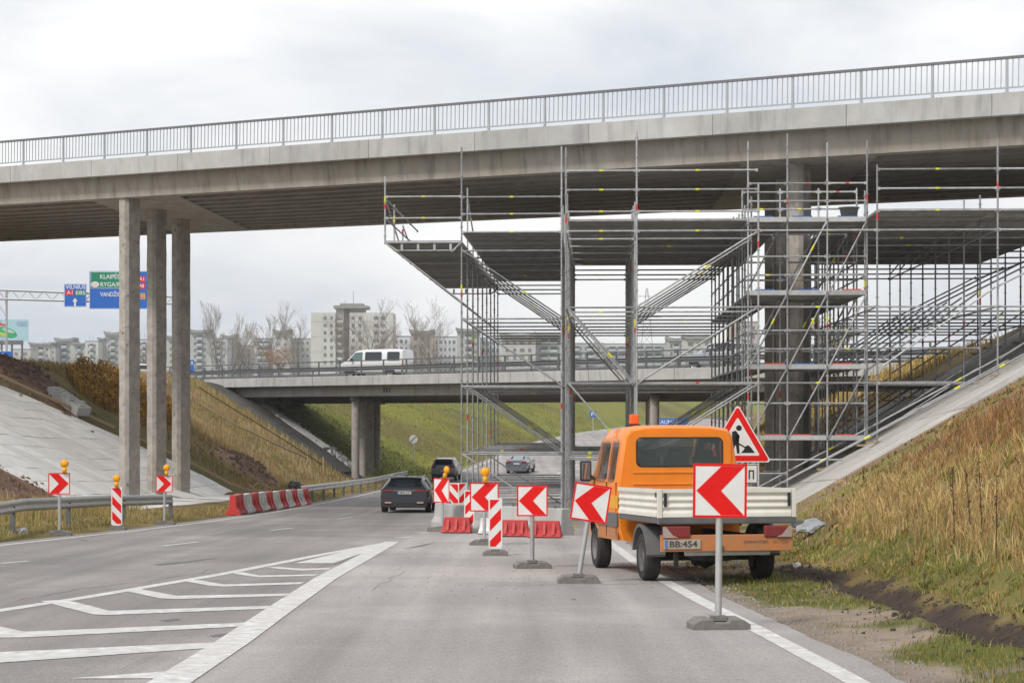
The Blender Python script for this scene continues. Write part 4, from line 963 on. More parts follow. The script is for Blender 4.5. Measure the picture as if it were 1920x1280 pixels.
for cc, d in (((x,-.036,z+15/k), (86/k,.008,.03)), ((x,-.036,z-15/k), (86/k,.008,.03)), ((x-43/k,-.036,z), (.03,.008,30/k))): fr.box(cc, d)
fr.build('green_border', white, r2)
words_(r2, w2, h2, b2, 'KLAIPĖDA', 214, 520, 8.5, 47); words_(r2, w2, h2, b2, 'RYGA/RĪGA', 220, 534.5, 8.5, 58); words_(r2, w2, h2, b2, 'VANDŽIOGALA', 222, 553, 8.5, 63)
for o in [o for o in r2.children if o.name.startswith('lettering')]: o.location.y = -.045
x, z = px2(r2, w2, h2, *b2, 181, 534); el = MB().lathe([(0,-.05),(7.5/k,-.05),(7.5/k,-.03),(0,-.03)], 20, axis='y', smooth=False).build('country_oval', white, r2, loc=(x,0,z)); el.scale = (1,1,.72)
put('lettering', text_mesh('LV', 7/k, .003, red, width=9/k), r2, (x,-.055,z), (R(90),0,0))
badge(r2, w2, h2, b2, 268, 524, 13, 10, red, 'A1', tw=9); badge(r2, w2, h2, b2, 268, 537, 13, 10, red, 'A8', tw=9); badge(r2, w2, h2, b2, 266, 556, 17, 11, mat('sign_amber', (.9,.42,.02), .5), '222', tm=blue_s, tw=13)
# ------------------------------------------------------------------ billboard at the left edge
YB = 300.0; kb = F/YB; c = at(22, 619, YB); bb = empty('billboard', (c.x, YB, G(c.x, YB)), 0, 'pale blue billboard with a green shape at the left edge', 'billboard'); zb_ = c.z-bb.location.z
pale = mat('billboard_blue', (.42,.62,.74), .6); bgreen = mat('billboard_green', (.02,.40,.16), .6); blime = mat('billboard_lime', (.45,.62,.06), .6); bgrey = mat('billboard_print', (.22,.36,.52), .6)
MB().box((0,0,zb_), (62/kb,.2,40/kb)).build('board', pale, bb)
def blob(cx, cy, rx, rz_, m, y, a=0): 
    pts = [((cx-22)/kb+(rx*math.cos(t)*math.cos(a)-rz_*math.sin(t)*math.sin(a))/kb, zb_-(cy-619)/kb+(rx*math.cos(t)*math.sin(a)+rz_*math.sin(t)*math.cos(a))/kb) for t in np.linspace(0, 2*math.pi, 24, endpoint=False)]
    MB().prism(pts, y-.02, y, axis='y').build('print_shape', m, bb)
blob(13, 623, 20, 9, bgreen, -.1, R(-18)); blob(5, 627, 11, 4, blime, -.13, R(-12)); blob(16, 620, 12, 3, mat('billboard_pale_green', (.45,.66,.55), .6), -.135, R(-18)); blob(3, 608, 9, 2.2, red, -.13, R(-14))
for y_, wd in ((604, 20), (607.5, 21), (610.5, 17)): MB().box(((41.5-22)/kb, -.11, zb_-(y_-619)/kb), (wd/kb,.02,1.6/kb)).build('print_line', bgrey, bb)
for x in (-1.6, 0, 1.6): MB().tube((x,.1,0), (x,.1,zb_), .16, 8).build('leg', galv_dark, bb)
MB().box((-.3,0,zb_-23/kb), (50/kb,.4,8/kb)).build('catwalk', galv_dark, bb)
# ------------------------------------------------------------------ vehicles
def wheel(parent, loc, r, w, rim_m=None, side=-1, name='wheel', hub=True):
    """axis along x; side: which way the outer face looks"""
    rim_m = rim_m or galv
    o = MB().lathe([(r*.62,-w/2),(r*.93,-w/2),(r,-w/2+.03),(r,w/2-.03),(r*.93,w/2),(r*.62,w/2)], 28, axis='x').build(name, tyre, parent, loc=loc, sharp=35)
    q = side*w/2
    rim = MB().lathe([(r*.63,q*.98),(r*.58,q*.9),(r*.50,q*.55),(r*.22,q*.5),(r*.20,q*.72),(r*.05,q*.74),(0,q*.74)], 24, axis='x').build('rim', rim_m, o, sharp=30)
    for i in range(5):
        a = 2*math.pi*i/5; MB().box((q*.57, r*.37*math.cos(a), r*.37*math.sin(a)), (.012, r*.12, r*.10)).build('rim_hole', black, o)
    MB().lathe([(r*.62,-w*.2),(0,-w*.2)], 20, axis='x').build('inner_disc', black, o)
    return o
def glass_panel(name, quad, m, parent, off=.006, inset=(.06,.06,.06,.06), rnd=.12, n=3):
    """rounded panel inside a planar-ish quad a,b,c,d (counter-clockwise from lower left), proud by off"""
    a, b, c, d = [Vector(p) for p in quad]; l, r_, bo, to = inset
    def P(u, v): return a.lerp(b, u).lerp(d.lerp(c, u), v)
    u0, u1, v0, v1 = l, 1-r_, bo, 1-to; pts = []
    W_, H_ = (b-a).length, (d-a).length; ru, rv_ = rnd*min(W_, H_)/W_, rnd*min(W_, H_)/H_
    for (cu, cv, a0) in ((u1-ru, v1-rv_, 0), (u0+ru, v1-rv_, 90), (u0+ru, v0+rv_, 180), (u1-ru, v0+rv_, 270)):
        for i in range(n+1): t = R(a0+90*i/n); pts.append(P(cu+ru*math.cos(t), cv+rv_*math.sin(t)))
    nrm = (b-a).cross(d-a).normalized(); mb = MB(); N = len(pts)
    mb.add([p+nrm*off for p in pts]+[p-nrm*.012 for p in pts], [tuple(range(N)), tuple(range(2*N-1, N-1, -1))]+[(i, N+i, N+(i+1) % N, (i+1) % N) for i in range(N)])
    return mb.build(name, m, parent)
# ---- the orange crew-cab tipper truck; local axes: +y ahead, +x right, origin on the road below the rear axle
TX, TY, TH = 2.87, 28.5, R(8.8)
truck = empty('pickup_truck', (TX, TY, zw(TY)+.012), TH, 'orange crew cab truck with cream drop-side bed parked on the verge', 'truck', rx=-.028)
cabin_m = mat('cabin_lining', (.17,.18,.185), .9)
und = mat('truck_underbody', (.02,.019,.018), .9, col2=(.05,.045,.04), scale=6)
cabglass = glass('cab_glass', (.09,.11,.115), .40, .04)
seam = mat('panel_gap', (.02,.015,.012), .8)
# cab: rings of a cross-section from the rear wall to the windscreen base and the bonnet
def ring(y, pts): return [(x, y, z) for x, z in pts]+[(-x, y, z) for x, z in reversed(pts)]
def loft(rings, name, m, parent, sharp=32, capa=True, capb=True):
    mb = MB(); n = len(rings[0]); vs = [v for r in rings for v in r]
    fs = [(j*n+i, j*n+(i+1) % n, (j+1)*n+(i+1) % n, (j+1)*n+i) for j in range(len(rings)-1) for i in range(n)]
    if capa: fs.append(tuple(range(n-1, -1, -1)))
    if capb: fs.append(tuple(range(len(vs)-n, len(vs))))
    mb.add(vs, fs, 0, True); return mb.build(name, m, parent, sharp=sharp)
full = [(.62,.48),(.93,.52),(.985,.72),(.995,1.05),(.985,1.38),(.915,1.86),(.868,2.16),(.79,2.265),(.55,2.305),(.2,2.315)]
def sc(pts, kx, ztop): return [(x*kx, z if z < 1.4 else 1.38+(z-1.38)*(ztop-1.38)/(2.315-1.38)) for x, z in pts]
cab_o = loft([ring(1.56, sc(full,.965,2.27)), ring(1.63, sc(full,1,2.31)), ring(2.3, sc(full,1,2.335)), ring(3.0, sc(full,1,2.315)), ring(3.35, sc(full,1,2.25)), ring(3.75, sc(full,.995,1.85)), ring(4.02, sc(full,.985,1.50)), ring(4.45, [(x*.96, min(z, 1.22)) for x, z in full]), ring(4.66, [(x*.86, min(max(z,.45), 1.0)) for x, z in full])], 'cab', [orange, cabin_m, und], truck, sharp=26)
# rear wall pressing and window
rw_ = lambda x0, x1, z0, z1, y: [(x0,y,z0),(x1,y,z0),(x1,y,z1),(x0,y,z1)]
yb = 1.553
press_o = glass_panel('rear_wall_pressing', rw_(-.88,.88,1.20,2.25,yb), orange, truck, off=.014, inset=(.03,.03,.0,.02), rnd=.16, n=5)
gasket = glass_panel('window_gasket', rw_(-.70,.70,1.66,2.13,yb-.012), black, truck, off=.008, inset=(0,0,0,0), rnd=.2, n=5)
glass_panel('rear_window', rw_(-.68,.68,1.68,2.11,yb-.018), cabglass, truck, off=.006, inset=(0,0,0,0), rnd=.2, n=5)
for z in (1.58, 1.40): MB().box((0, yb-.022, z), (1.5,.014,.028)).build('wall_rib', orange, truck, bevel=.005)
# hollow out the cab and open its windows
def bool_cut(o, cutters):
    for c in cutters:
        md = o.modifiers.new('cut', 'BOOLEAN'); md.operation = 'DIFFERENCE'; md.object = c; md.solver = 'EXACT'
    bpy.context.view_layer.update()
    me = bpy.data.meshes.new_from_object(o.evaluated_get(bpy.context.evaluated_depsgraph_get())); o.modifiers.clear()
    o.data = me; me.set_sharp_from_angle(angle=R(42))
def cutter(mb): o = mb.build('cutter', [orange, und], truck); return o
inner = [(x*.93, max(z, .70)+(-.05 if z > 2 else 0)) for x, z in full]
def insc(ztop): return [(x, z if z < 1.4 else 1.38+(z-1.38)*(ztop-.05-1.38)/(2.265-1.38)) for x, z in inner]
cav = loft([ring(1.62, insc(2.25)), ring(2.3, insc(2.33)), ring(3.0, insc(2.31)), ring(3.3, insc(2.22)), ring(3.66, insc(1.86)), ring(3.9, insc(1.58))], 'cutter', [orange, cabin_m], truck)
for p in cav.data.polygons: p.material_index = 1
wrear = cutter(MB().box((0,1.55,1.895), (1.34,.5,.42)))
cuts = [cav, wrear, cutter(MB().box((0,3.8,1.86), (1.50,1.3,.60)))]
for s in (-1, 1):
    wa = MB().tube((s*.68,3.62,.36), (s*1.2,3.62,.36), .43, 28).build('cutter', [orange, cabin_m, und], truck)
    for p in wa.data.polygons: p.material_index = 2
    cuts += [wa, cutter(MB().box((s*.95,2.11,1.76), (.3,.42,.58))), cutter(MB().box((s*.95,2.86,1.76), (.3,.68,.58)))]
bool_cut(cab_o, cuts); bool_cut(press_o, [wrear]); bool_cut(gasket, [wrear])
for c in cuts: bpy.data.objects.remove(c)
# things seen through the rear window: seats and bright windscreen light
seat_m = mat('seat_cloth', (.07,.075,.085), .9)
for x in (-.46, .0, .46):
    MB().box((x, 1.78, 1.60), (.40,.12,.46)).build('seat_back', seat_m, truck, bevel=.05, seg=3)
    MB().box((x, 1.78, 1.86), (.26,.09,.16)).build('head_rest', seat_m, truck, bevel=.04, seg=3)
for s in (-1, 1):
    # side glazing and door lines, yellow stripe, black rub strip, handles
    X = s*.955
    def sq(y0, y1, z0, z1, xb, xt): return [(s*xb,y1,z0),(s*xb,y0,z0),(s*xt,y0,z1),(s*xt,y1,z1)] if s < 0 else [(s*xb,y0,z0),(s*xb,y1,z0),(s*xt,y1,z1),(s*xt,y0,z1)]
    glass_panel('rear_door_window', sq(1.86,2.36,1.42,2.08,.985,.884), cabglass, truck, off=.016, inset=(.04,.04,.02,.0), rnd=.14, n=4)
    glass_panel('front_door_window', sq(2.50,3.30,1.42,2.08,.985,.884), cabglass, truck, off=.016, inset=(.02,.10,.02,.0), rnd=.16, n=4)
    MB().box((s*.992, 2.12, 1.12), (.012,1.10,.20)).build('yellow_stripe', yellow_p, truck); MB().box((s*.993, 3.1, 1.12), (.012,.80,.20)).build('yellow_stripe', yellow_p, truck)
    MB().box((s*.995, 2.4, .84), (.03,1.62,.22)).build('rub_strip', grey_pl, truck, bevel=.008)
    MB().box((s*.978, 2.4, .62), (.025,1.52,.20)).build('sill', orange_dirty, truck, bevel=.008)
    for y in (1.68, 2.43, 3.42): MB().box((s*.992, y, 1.0), (.012,.012,.86)).build('door_gap', seam, truck)
    for y in (2.32, 3.20): MB().box((s*1.0, y, 1.26), (.03,.16,.035)).build('door_handle', black, truck, bevel=.008)
    # mirrors
    arm = MB().tube((s*.95,3.42,1.45), (s*1.06,3.45,1.52), .03, 8).build('mirror_arm', black, truck)
    MB().box((s*1.13,3.45,1.60), (.19,.10,.34)).build('mirror_housing', black, arm, bevel=.035, seg=3)
    MB().box((s*1.13,3.396,1.60), (.14,.006,.27)).build('mirror_glass', mat('mirror_glass', (.5,.55,.58), .05, metal=1), arm, bevel=.02)
wsq = [(-.86,4.05,1.47),(.86,4.05,1.47),(.76,3.36,2.22),(-.76,3.36,2.22)]
glass_panel('windscreen', [wsq[1], wsq[0], wsq[3], wsq[2]], cabglass, truck, off=.01, inset=(.04,.04,.04,.04), rnd=.1)
# rotating beacon
beac = MB().box((-.42, 2.95, 2.335), (.20,.16,.05)).build('beacon_base', black, truck, bevel=.01)
MB().box((-.42, 2.95, 2.44), (.155,.13,.17), taper=.9).build('beacon_lens', mat('beacon_orange', (.85,.13,.01), .25, emit=0), beac, bevel=.03, seg=3)
# chassis
for s in (-1, 1): MB().box((s*.40, 1.2, .62), (.08,4.6,.16)).build('chassis_rail', und, truck)
MB().tube((-.8,0,.34), (.8,0,.34), .06, 10).build('rear_axle', und, truck); MB().lathe([(0,-.16),(.12,-.13),(.17,0),(.12,.13),(0,.16)], 14, axis='x').build('differential', und, truck, loc=(0,0,.33))
MB().tube((-.2,-.55,.42), (-.2,1.8,.42), .09, 10).build('exhaust', und, truck); MB().box((.0,.9,.50), (1.3,1.5,.24)).build('underbody', und, truck)
MB().lathe([(.0,-.09),(.34,-.09),(.345,.09),(.0,.09)], 22, axis='z', smooth=False).build('spare_wheel', tyre, truck, loc=(-.05,-.55,.43), rot=(R(6),0,0))
for x in (-.62, .5): MB().box((x,-.72,.33), (.06,.06,.22)).build('tow_bracket', und, truck)
# bed
BL0, BL1, BW = -1.27, 1.44, 1.01
bed = MB().box((0,(BL0+BL1)/2,.905), (2*BW-.02,BL1-BL0,.085)).build('bed_floor', galv_dark, truck, bevel=.006, seg=1)
MB().box((0,BL0+.03,.905), (2*BW,.05,.10)).build('bed_sill', grey_pl, truck, bevel=.006)
def dropside(p0, p1, z0=.955, z1=1.355, th=.03, nrm=(0,-1)):
    p0, p1 = Vector((*p0,0)), Vector((*p1,0)); d = (p1-p0); n_ = Vector((*nrm,0)); mb = MB(); prof = []
    K = 28
    for i in range(K+1):
        z = z0+.05+(z1-z0-.11)*i/K; prof.append((.011*math.cos(2*math.pi*3*i/K), z))
    o_ = [(0,z0),(0,z0+.05)]+[(q-.011, z) for q, z in prof]+[(0,z1-.06),(.006,z1-.055),(.006,z1),(-th,z1),(-th,z0)]
    vs = []
    for P_ in (p0, p1):
        for q, z in o_: vs.append(P_+n_*q+Vector((0,0,z)))
    m_ = len(o_); mb.add(vs, [tuple(range(m_)), tuple(range(2*m_-1, m_-1, -1))]+[(i, m_+i, m_+(i+1) % m_, (i+1) % m_) for i in range(m_)], 0)
    return mb.build('drop_side', cream, truck, sharp=50)
dropside((-BW+.07,BL0), (BW-.07,BL0)); dropside((-BW,BL1-.02), (-BW,BL0+.10), nrm=(-1,0)); dropside((BW,BL0+.10), (BW,BL1-.02), nrm=(1,0)); dropside((BW-.02,BL1), (-BW+.02,BL1), nrm=(0,1), z1=1.30)
for s in (-1, 1):
    MB().box((s*(BW-.03),BL0+.03,1.15), (.065,.07,.41)).build('corner_post', cream, truck, bevel=.006)
    MB().box((s*(BW-.105),BL0-.008,1.20), (.04,.03,.19)).build('latch', black, truck, bevel=.006)
    MB().box((s*(BW+.006),BL0+.10,1.27), (.03,.03,.07)).build('side_latch', galv_dark, truck)
    # mud guard, wheels, tail lamp
    arc = [(.50*math.cos(R(a)), .36+.47*math.sin(R(a))) for a in range(8, 181, 12)]
    arc2 = [(.455*math.cos(R(a)), .36+.425*math.sin(R(a))) for a in range(180, 7, -12)]
    x0, x1 = (s*.72, s*1.0) if s > 0 else (s*1.0, s*.72)
    mgd = MB().prism(arc+arc2, x0, x1, axis='x').build('mud_guard', grey_pl, truck, sharp=30)
    wheel(truck, (s*.86,0,.345), .345, .225, mat('dusty_steel_rim', (.22,.21,.20), .6, metal=.4), side=s)
    wheel(truck, (s*.84,3.62,.345), .345, .225, mat('dusty_steel_rim', (.22,.21,.20), .6, metal=.4), side=s)
    tl = MB().box((s*.74,BL0+.03,.745), (.40,.08,.165)).build('tail_lamp', mat('tail_lamp_red', (.24,.02,.02), .5, col2=(.16,.05,.045), scale=6), truck, bevel=.02)
    MB().prism([(s*.94,.665),(s*.94,.82),(s*.90,.82),(s*.80,.70),(s*.72,.665)][::-s], BL0-.018, BL0-.008, axis='y').build('clear_lens', mat('lens_dirty', (.42,.34,.31), .4), tl)
bp_ = MB().box((0,BL0+.05,.585), (1.93,.07,.235)).build('rear_bumper', orange_dirty, truck, bevel=.01)
MB().box((-.66,BL0+.005,.572), (.53,.02,.135)).build('number_plate', mat('plate_dirty', (.44,.40,.34), .7, col2=(.33,.29,.24), scale=14), truck, bevel=.004)
MB().box((-.895,BL0-.008,.572), (.045,.006,.12)).build('plate_band', mat('plate_blue', (.12,.2,.42), .6), truck)
put('plate_lettering', text_mesh('BB:454', .125, .002, mat('plate_ink', (.07,.065,.06), .8), width=.40, bold=.002), truck, (-.645,BL0-.009,.572), (R(90),0,0))
put('model_lettering', text_mesh('SPRINTER', .055, .002, mat('chrome_dull', (.30,.20,.14), .5), width=.36), truck, (.42,BL0+.008,.60), (R(90),0,0))
put('model_lettering', text_mesh('311 CDI', .055, .002, mat('chrome_dull', (.30,.20,.14), .5), width=.22), truck, (.78,BL0+.008,.60), (R(90),0,0))
ub = MB().box((.02,BL0+.10,.44), (1.25,.06,.07)).build('underrun_bar', galv, truck, bevel=.01)
MB().box((-.12,BL0+.03,.50), (.10,.10,.10)).build('tow_ball', und, truck)
for s in (-1, 1): MB().box((s*.46,BL0+.2,.55), (.05,.1,.22)).build('bar_bracket', und, truck)
# ---- passenger cars (same axes, origin on the ground at the middle of the tail)
def car(name, loc, rz, label, st, paint, Lw, tr, wr=.34, tail='bar', plate_txt=None, roof_rails=False, rear_q=(1,2), wheels=(.95, 3.85), plate_z=.78, lamp_z=.86, tint=None, group=None, side_win=(2,5), rx=0, plate=True, lampw=.42):
    root = empty(name, loc, rz, label, 'car', group, rx=rx)
    cg = tint or glass('car_glass', (.012,.015,.018), .93, .04)
    def rg(s):
        y, w, zb, zm, zbelt, wt, zt = s
        half = [(w*.80,zb),(w*.97,zb+.14),(w,zm),(w*.985,zbelt-.08),(w*.955,zbelt),(wt,zt-.07),(wt*.86,zt-.012),(wt*.35,zt)]
        return ring(y, half)
    loft([rg(s) for s in st], 'body', paint, root, sharp=38)
    # rear window between two stations
    a, b = st[rear_q[0]], st[rear_q[1]]
    def crn(s, sgn): return (sgn*s[5]*.93, s[0], s[6]-.03)
    glass_panel('rear_window', [crn(a,-1), crn(a,1), crn(b,1), crn(b,-1)], cg, root, off=.022, inset=(.05,.05,.10,.10), rnd=.12)
    for s in (-1, 1):
        for i in range(*side_win):
            p, q = st[i], st[i+1]
            quad = [(s*p[1]*.955,p[0],p[4]),(s*q[1]*.955,q[0],q[4]),(s*q[5],q[0],q[6]-.07),(s*p[5],p[0],p[6]-.07)]
            if s < 0: quad = [quad[1], quad[0], quad[3], quad[2]]
            glass_panel('side_window', quad, cg, root, off=.010, inset=(.06,.06,.06,.06), rnd=.1)
        for y in wheels:
            xw = s*(tr/2); wheel(root, (xw,y,wr), wr, .22, side=s)
            MB().prism([(1.12*wr*math.cos(R(d))+y, wr+1.12*wr*math.sin(R(d))) for d in range(0, 181, 15)], s*(st[3][1]-.16) if s > 0 else -(st[3][1]+.004), s*(st[3][1]+.004) if s > 0 else -(st[3][1]-.16), axis='x').build('wheel_arch', black, root)
        m_ = st[min(5, len(st)-2)]
        MB().box((s*(m_[1]+.10), st[4][0]+.55, .98*st[4][4]+.05), (.20,.11,.15)).build('mirror', paint, root, bevel=.03)
    return root
lampr = mat('car_lamp_red', (.32,.012,.018), .25, col2=(.25,.01,.015), scale=4); chrome = mat('chrome_trim', (.6,.6,.6), .2, metal=.9); plate_w = mat('plate_white', (.72,.72,.70), .5)
def rear_kit(root, w, y0, lamp_z, plate_z, lamps, bumper, txt=None, platew=.52, bar=None, bz=(.20,.48)):
    for s in (-1, 1):
        for (x0, x1, z0, z1) in lamps: MB().box((s*(x0+x1)/2, y0, (z0+z1)/2), (x1-x0,.06,z1-z0)).build('tail_lamp', lampr, root, bevel=.012)
        MB().box((s*w*.72, y0-.02, bz[0]+.26), (.24,.04,.03)).build('reflector', lampr, root)
    MB().box((0, y0+.10, (bz[0]+bz[1])/2), (w*1.86,.20,bz[1]-bz[0])).build('bumper', bumper, root, bevel=.04)
    MB().box((0, y0-.022, plate_z), (platew,.015,.11)).build('number_plate', plate_w, root)
    MB().box((-platew/2+.025, y0-.031, plate_z), (.045,.004,.10)).build('plate_band', blue_s, root)
    if txt: put('plate_lettering', text_mesh(txt, .11, .002, blk, width=platew*.78, bold=.002), root, (.03, y0-.032, plate_z), (R(90),0,0))
    if bar: MB().box((0, y0-.012, bar[0]), (w*1.7,.03,bar[1])).build('chrome_bar', chrome, root)
aud_p = mat('dark_grey_paint', (.024,.030,.040), .22, metal=.0, col2=(.02,.025,.033), coat=.5)
def ground_at(px, Y): X = (px-960)/F*Y; return Vector((X, Y, zw(Y)+.01))
#  y, half width, bottom, mid, belt, top half width, top
estate = [(0,.84,.36,.62,.90,.74,.985),(.10,.90,.26,.64,.96,.80,1.03),(.62,.935,.22,.66,.99,.66,1.40),(1.3,.94,.22,.66,.985,.67,1.455),(2.3,.94,.22,.66,.97,.67,1.46),(3.0,.94,.22,.66,.95,.65,1.38),(3.75,.93,.22,.64,.92,.70,1.00),(4.6,.90,.25,.60,.78,.66,.84),(4.92,.72,.32,.55,.66,.5,.68)]
au = car('estate_car', ground_at(758, 69.5), R(-2.2), 'dark grey estate car with white rear plate in the left lanes', estate, aud_p, 4.9, 1.66, rx=-.028); au.scale = (.97, 1, .90)
rear_kit(au, .90, -.005, .9, .80, [(.40,.83,.855,.91)], black, 'MRB 647', bar=(.885,.014)); 
for s in (-1, 1):
    MB().box((s*.60,-.03,.40), (.26,.05,.06)).build('exhaust_trim', chrome, au, bevel=.01)
    wput_ = MB().sweep([(s*.60,.75,1.45),(s*.62,1.5,1.495),(s*.62,2.4,1.49),(s*.60,2.9,1.42)], [(-.015,-.015),(.015,-.015),(.015,.015),(-.015,.015)]).build('roof_rail', chrome, au)
MB().box((0,.58,1.425), (1.22,.20,.03)).build('roof_spoiler', aud_p, au, bevel=.01); MB().box((0,.95,1.47), (.04,.14,.06)).build('roof_fin', black, au)
suv = [(0,.82,.42,.72,1.0,.72,1.08),(.08,.88,.32,.74,1.06,.77,1.13),(.42,.91,.28,.76,1.09,.66,1.56),(1.1,.915,.28,.76,1.08,.66,1.63),(2.1,.915,.28,.76,1.06,.66,1.63),(2.7,.915,.28,.76,1.04,.64,1.55),(3.4,.90,.28,.74,1.02,.68,1.10),(4.1,.87,.32,.7,.9,.62,.95),(4.4,.72,.38,.62,.76,.5,.78)]
suv_p = mat('grey_blue_paint', (.34,.37,.42), .3, metal=.3, col2=(.28,.31,.35), coat=.7)
sv = car('hatchback_suv', ground_at(831, 137), R(-5), 'grey blue high hatchback driving away ahead of the estate car', suv, suv_p, 4.4, 1.58, .35, wheels=(.85,3.5))
rear_kit(sv, .88, -.005, 1.0, .72, [(.50,.84,.94,1.10)], black, None, bz=(.26,.5))
for s in (-1, 1): MB().box((s*.6,1.6,1.655), (.03,1.5,.03)).build('roof_rail', chrome, sv)
sedan = [(0,.80,.36,.62,.88,.66,1.0),(.07,.86,.26,.64,.94,.72,1.06),(.62,.90,.22,.66,.95,.68,1.10),(1.3,.905,.22,.66,.95,.60,1.38),(1.9,.905,.22,.66,.95,.60,1.43),(2.5,.905,.22,.66,.94,.60,1.40),(3.35,.89,.22,.64,.92,.66,1.0),(4.3,.86,.26,.6,.78,.62,.82),(4.65,.70,.32,.55,.66,.5,.68)]
sed_p = mat('silver_blue_paint', (.24,.27,.30), .3, metal=.55, col2=(.2,.225,.25), coat=.7)
sd2 = car('saloon_car', ground_at(968, 150), R(-9), 'silver blue saloon with red tail lamps farther up the road', sedan, sed_p, 4.6, 1.56, .32, wheels=(.95,3.7), rear_q=(2,3), side_win=(3,5))
rear_kit(sd2, .86, -.005, .9, .78, [(.46,.80,.82,.96)], mat('car_bumper', (.20,.225,.25), .4, metal=.4), None)
# ---- white van on the motorway bridge and two cars behind the rails
vanst = [(0,.90,.42,.8,1.12,.86,1.86),(.05,.95,.34,.8,1.12,.88,1.93),(.5,.95,.30,.8,1.12,.88,1.965),(1.6,.95,.30,.8,1.12,.88,1.97),(2.9,.95,.30,.8,1.12,.88,1.95),(3.55,.95,.30,.8,1.12,.86,1.84),(4.25,.93,.30,.78,1.08,.80,1.22),(4.75,.88,.34,.7,.95,.7,1.0),(4.9,.76,.40,.6,.78,.6,.80)]
van_p = mat('white_van_paint', (.66,.67,.67), .35, col2=(.68,.69,.69), coat=.5)
vloc = fb(-4.2, 4.3, 2.34); van_rz = math.atan2(-E2.y, -E2.x)-R(90)
vtail = fb(-.75, 4.3, 2.34)
van = empty('passenger_van', fb(.6, 4.3, 2.34), math.atan2(.36, -.93)-R(90), 'white passenger van driving left across the motorway bridge', 'van')
def rg2(s):
    y, w, zb, zm, zbelt, wt, zt = s; return ring(y, [(w*.80,zb),(w*.97,zb+.14),(w,zm),(w*.995,zbelt-.08),(w*.985,zbelt),(wt,zt-.14),(wt*.90,zt-.02),(wt*.35,zt)])
loft([rg2(s) for s in vanst], 'body', van_p, van, sharp=38)
vg = glass('van_glass', (.02,.03,.04), .95, .05)
for s in (-1, 1):
    for (y0, y1) in ((.22,1.15),(1.55,2.80)):
        q = [(s*.94,y0,1.16),(s*.94,y1,1.16),(s*.882,y1,1.78),(s*.882,y0,1.78)]; q = q if s > 0 else [q[1],q[0],q[3],q[2]]
        glass_panel('side_window', q, vg, van, off=.03, inset=(.01,.01,.02,.02), rnd=.12)
    q = [(s*.94,2.95,1.16),(s*.93,4.10,1.16),(s*.85,3.55,1.74),(s*.875,2.95,1.78)]; q = q if s > 0 else [q[1],q[0],q[3],q[2]]
    glass_panel('door_window', q, glass('van_front_glass', (.10,.16,.16), .9, .05), van, off=.012, inset=(.02,.05,.02,.02), rnd=.1)
    for y in (.95, 3.95):
        wheel(van, (s*.82,y,.33), .33, .2, side=s)
        MB().prism([(.40*math.cos(R(d))+y, .33+.40*math.sin(R(d))) for d in range(0, 181, 15)], s*.8 if s > 0 else -.956, .956 if s > 0 else -.8, axis='x').build('wheel_arch', black, van)
    MB().box((s*1.06,3.75,1.22), (.18,.10,.22)).build('mirror', black, van, bevel=.03)
    MB().box((s*.955,1.45,.62), (.012,.02,.9)).build('door_gap', seam, van); MB().box((s*.92,-.0,.98), (.06,.06,.4)).build('tail_lamp', lampr, van)
glass_panel('windscreen', [(.86,4.27,1.2),(-.86,4.27,1.2),(-.80,3.57,1.82),(.80,3.57,1.82)], vg, van, off=.012, rnd=.1)
wc = car('white_hatchback', fb(-33.5, 4.2, 2.34), van_rz, 'white car half hidden behind the first left column', suv, van_p, 4.4, 1.58, .35, wheels=(.85,3.5)); rear_kit(wc, .88, -.005, 1.0, .72, [(.50,.84,.94,1.10)], black, None, bz=(.26,.5))
sc2 = car('silver_hatchback', fb(31.5, 4.2, 2.34), van_rz, 'silver car on the motorway seen through the pier scaffold', suv, mat('silver_paint', (.5,.52,.54), .3, metal=.5, coat=.6), 4.4, 1.58, .35, wheels=(.85,3.5)); rear_kit(sc2, .88, -.005, 1.0, .72, [(.50,.84,.94,1.10)], black, None, bz=(.26,.5))
# ------------------------------------------------------------------ grass and weeds (uncountable: one mesh per kind)
grass_m = mat('grass_blades', (.2,.16,.06), .85, col2=(.62,.58,.5), scale=1.2, amt=.6, attr='tint', spec=.25)
def blades(name, X, Y, hgt, wid, cols, label, lean=.45, zoff=-.02, into=None, la=None):
    n = len(X); Z = surf(X, Y)+ZC+zoff; th = rng.uniform(0, math.pi, n); la = (fbm(X, Y, 1.6, 201)*9 if la is None else la)+rng.normal(0, .7, n); ll = hgt*lean*rng.uniform(.1, 1, n)*(.3+1.6*fbm(X, Y, 1.3, 202))
    P = np.stack([X, Y, Z], 1); s = np.stack([np.cos(th), np.sin(th)*.6, 0*th], 1)*wid[:, None]/2
    L = np.stack([np.cos(la)*ll, np.sin(la)*ll, 0*ll], 1); U = np.zeros((n, 3)); U[:, 2] = hgt
    v = np.stack([P-s, P+s, P+L*.3+U*.55-s*.7, P+L*.3+U*.55+s*.7, P+L+U*rng.uniform(.8, 1, n)[:, None]], 1)
    b = (np.arange(n)*5)[:, None]
    f = np.concatenate([b+np.array([0,1,3]), b+np.array([0,3,2]), b+np.array([2,3,4])])
    c = np.repeat(cols[:, None, :], 5, 1)
    c[:, 4] *= 1.15
    if into is not None: into.append((v.reshape(-1, 3), f, c.reshape(-1, 3))); return
    o = put(name, np_mesh(name, v.reshape(-1, 3), f, c.reshape(-1, 3), smooth=False, mats=[grass_m])); tag(o, label, name.replace('_', ' '), kind='stuff'); del o['category']
    return o
def pick(pal, wts, n, jit=.22):
    i = rng.choice(len(pal), n, p=np.array(wts)/sum(wts)); c = np.array(pal)[i]*rng.uniform(1-jit, 1+jit, (n, 1)); return c
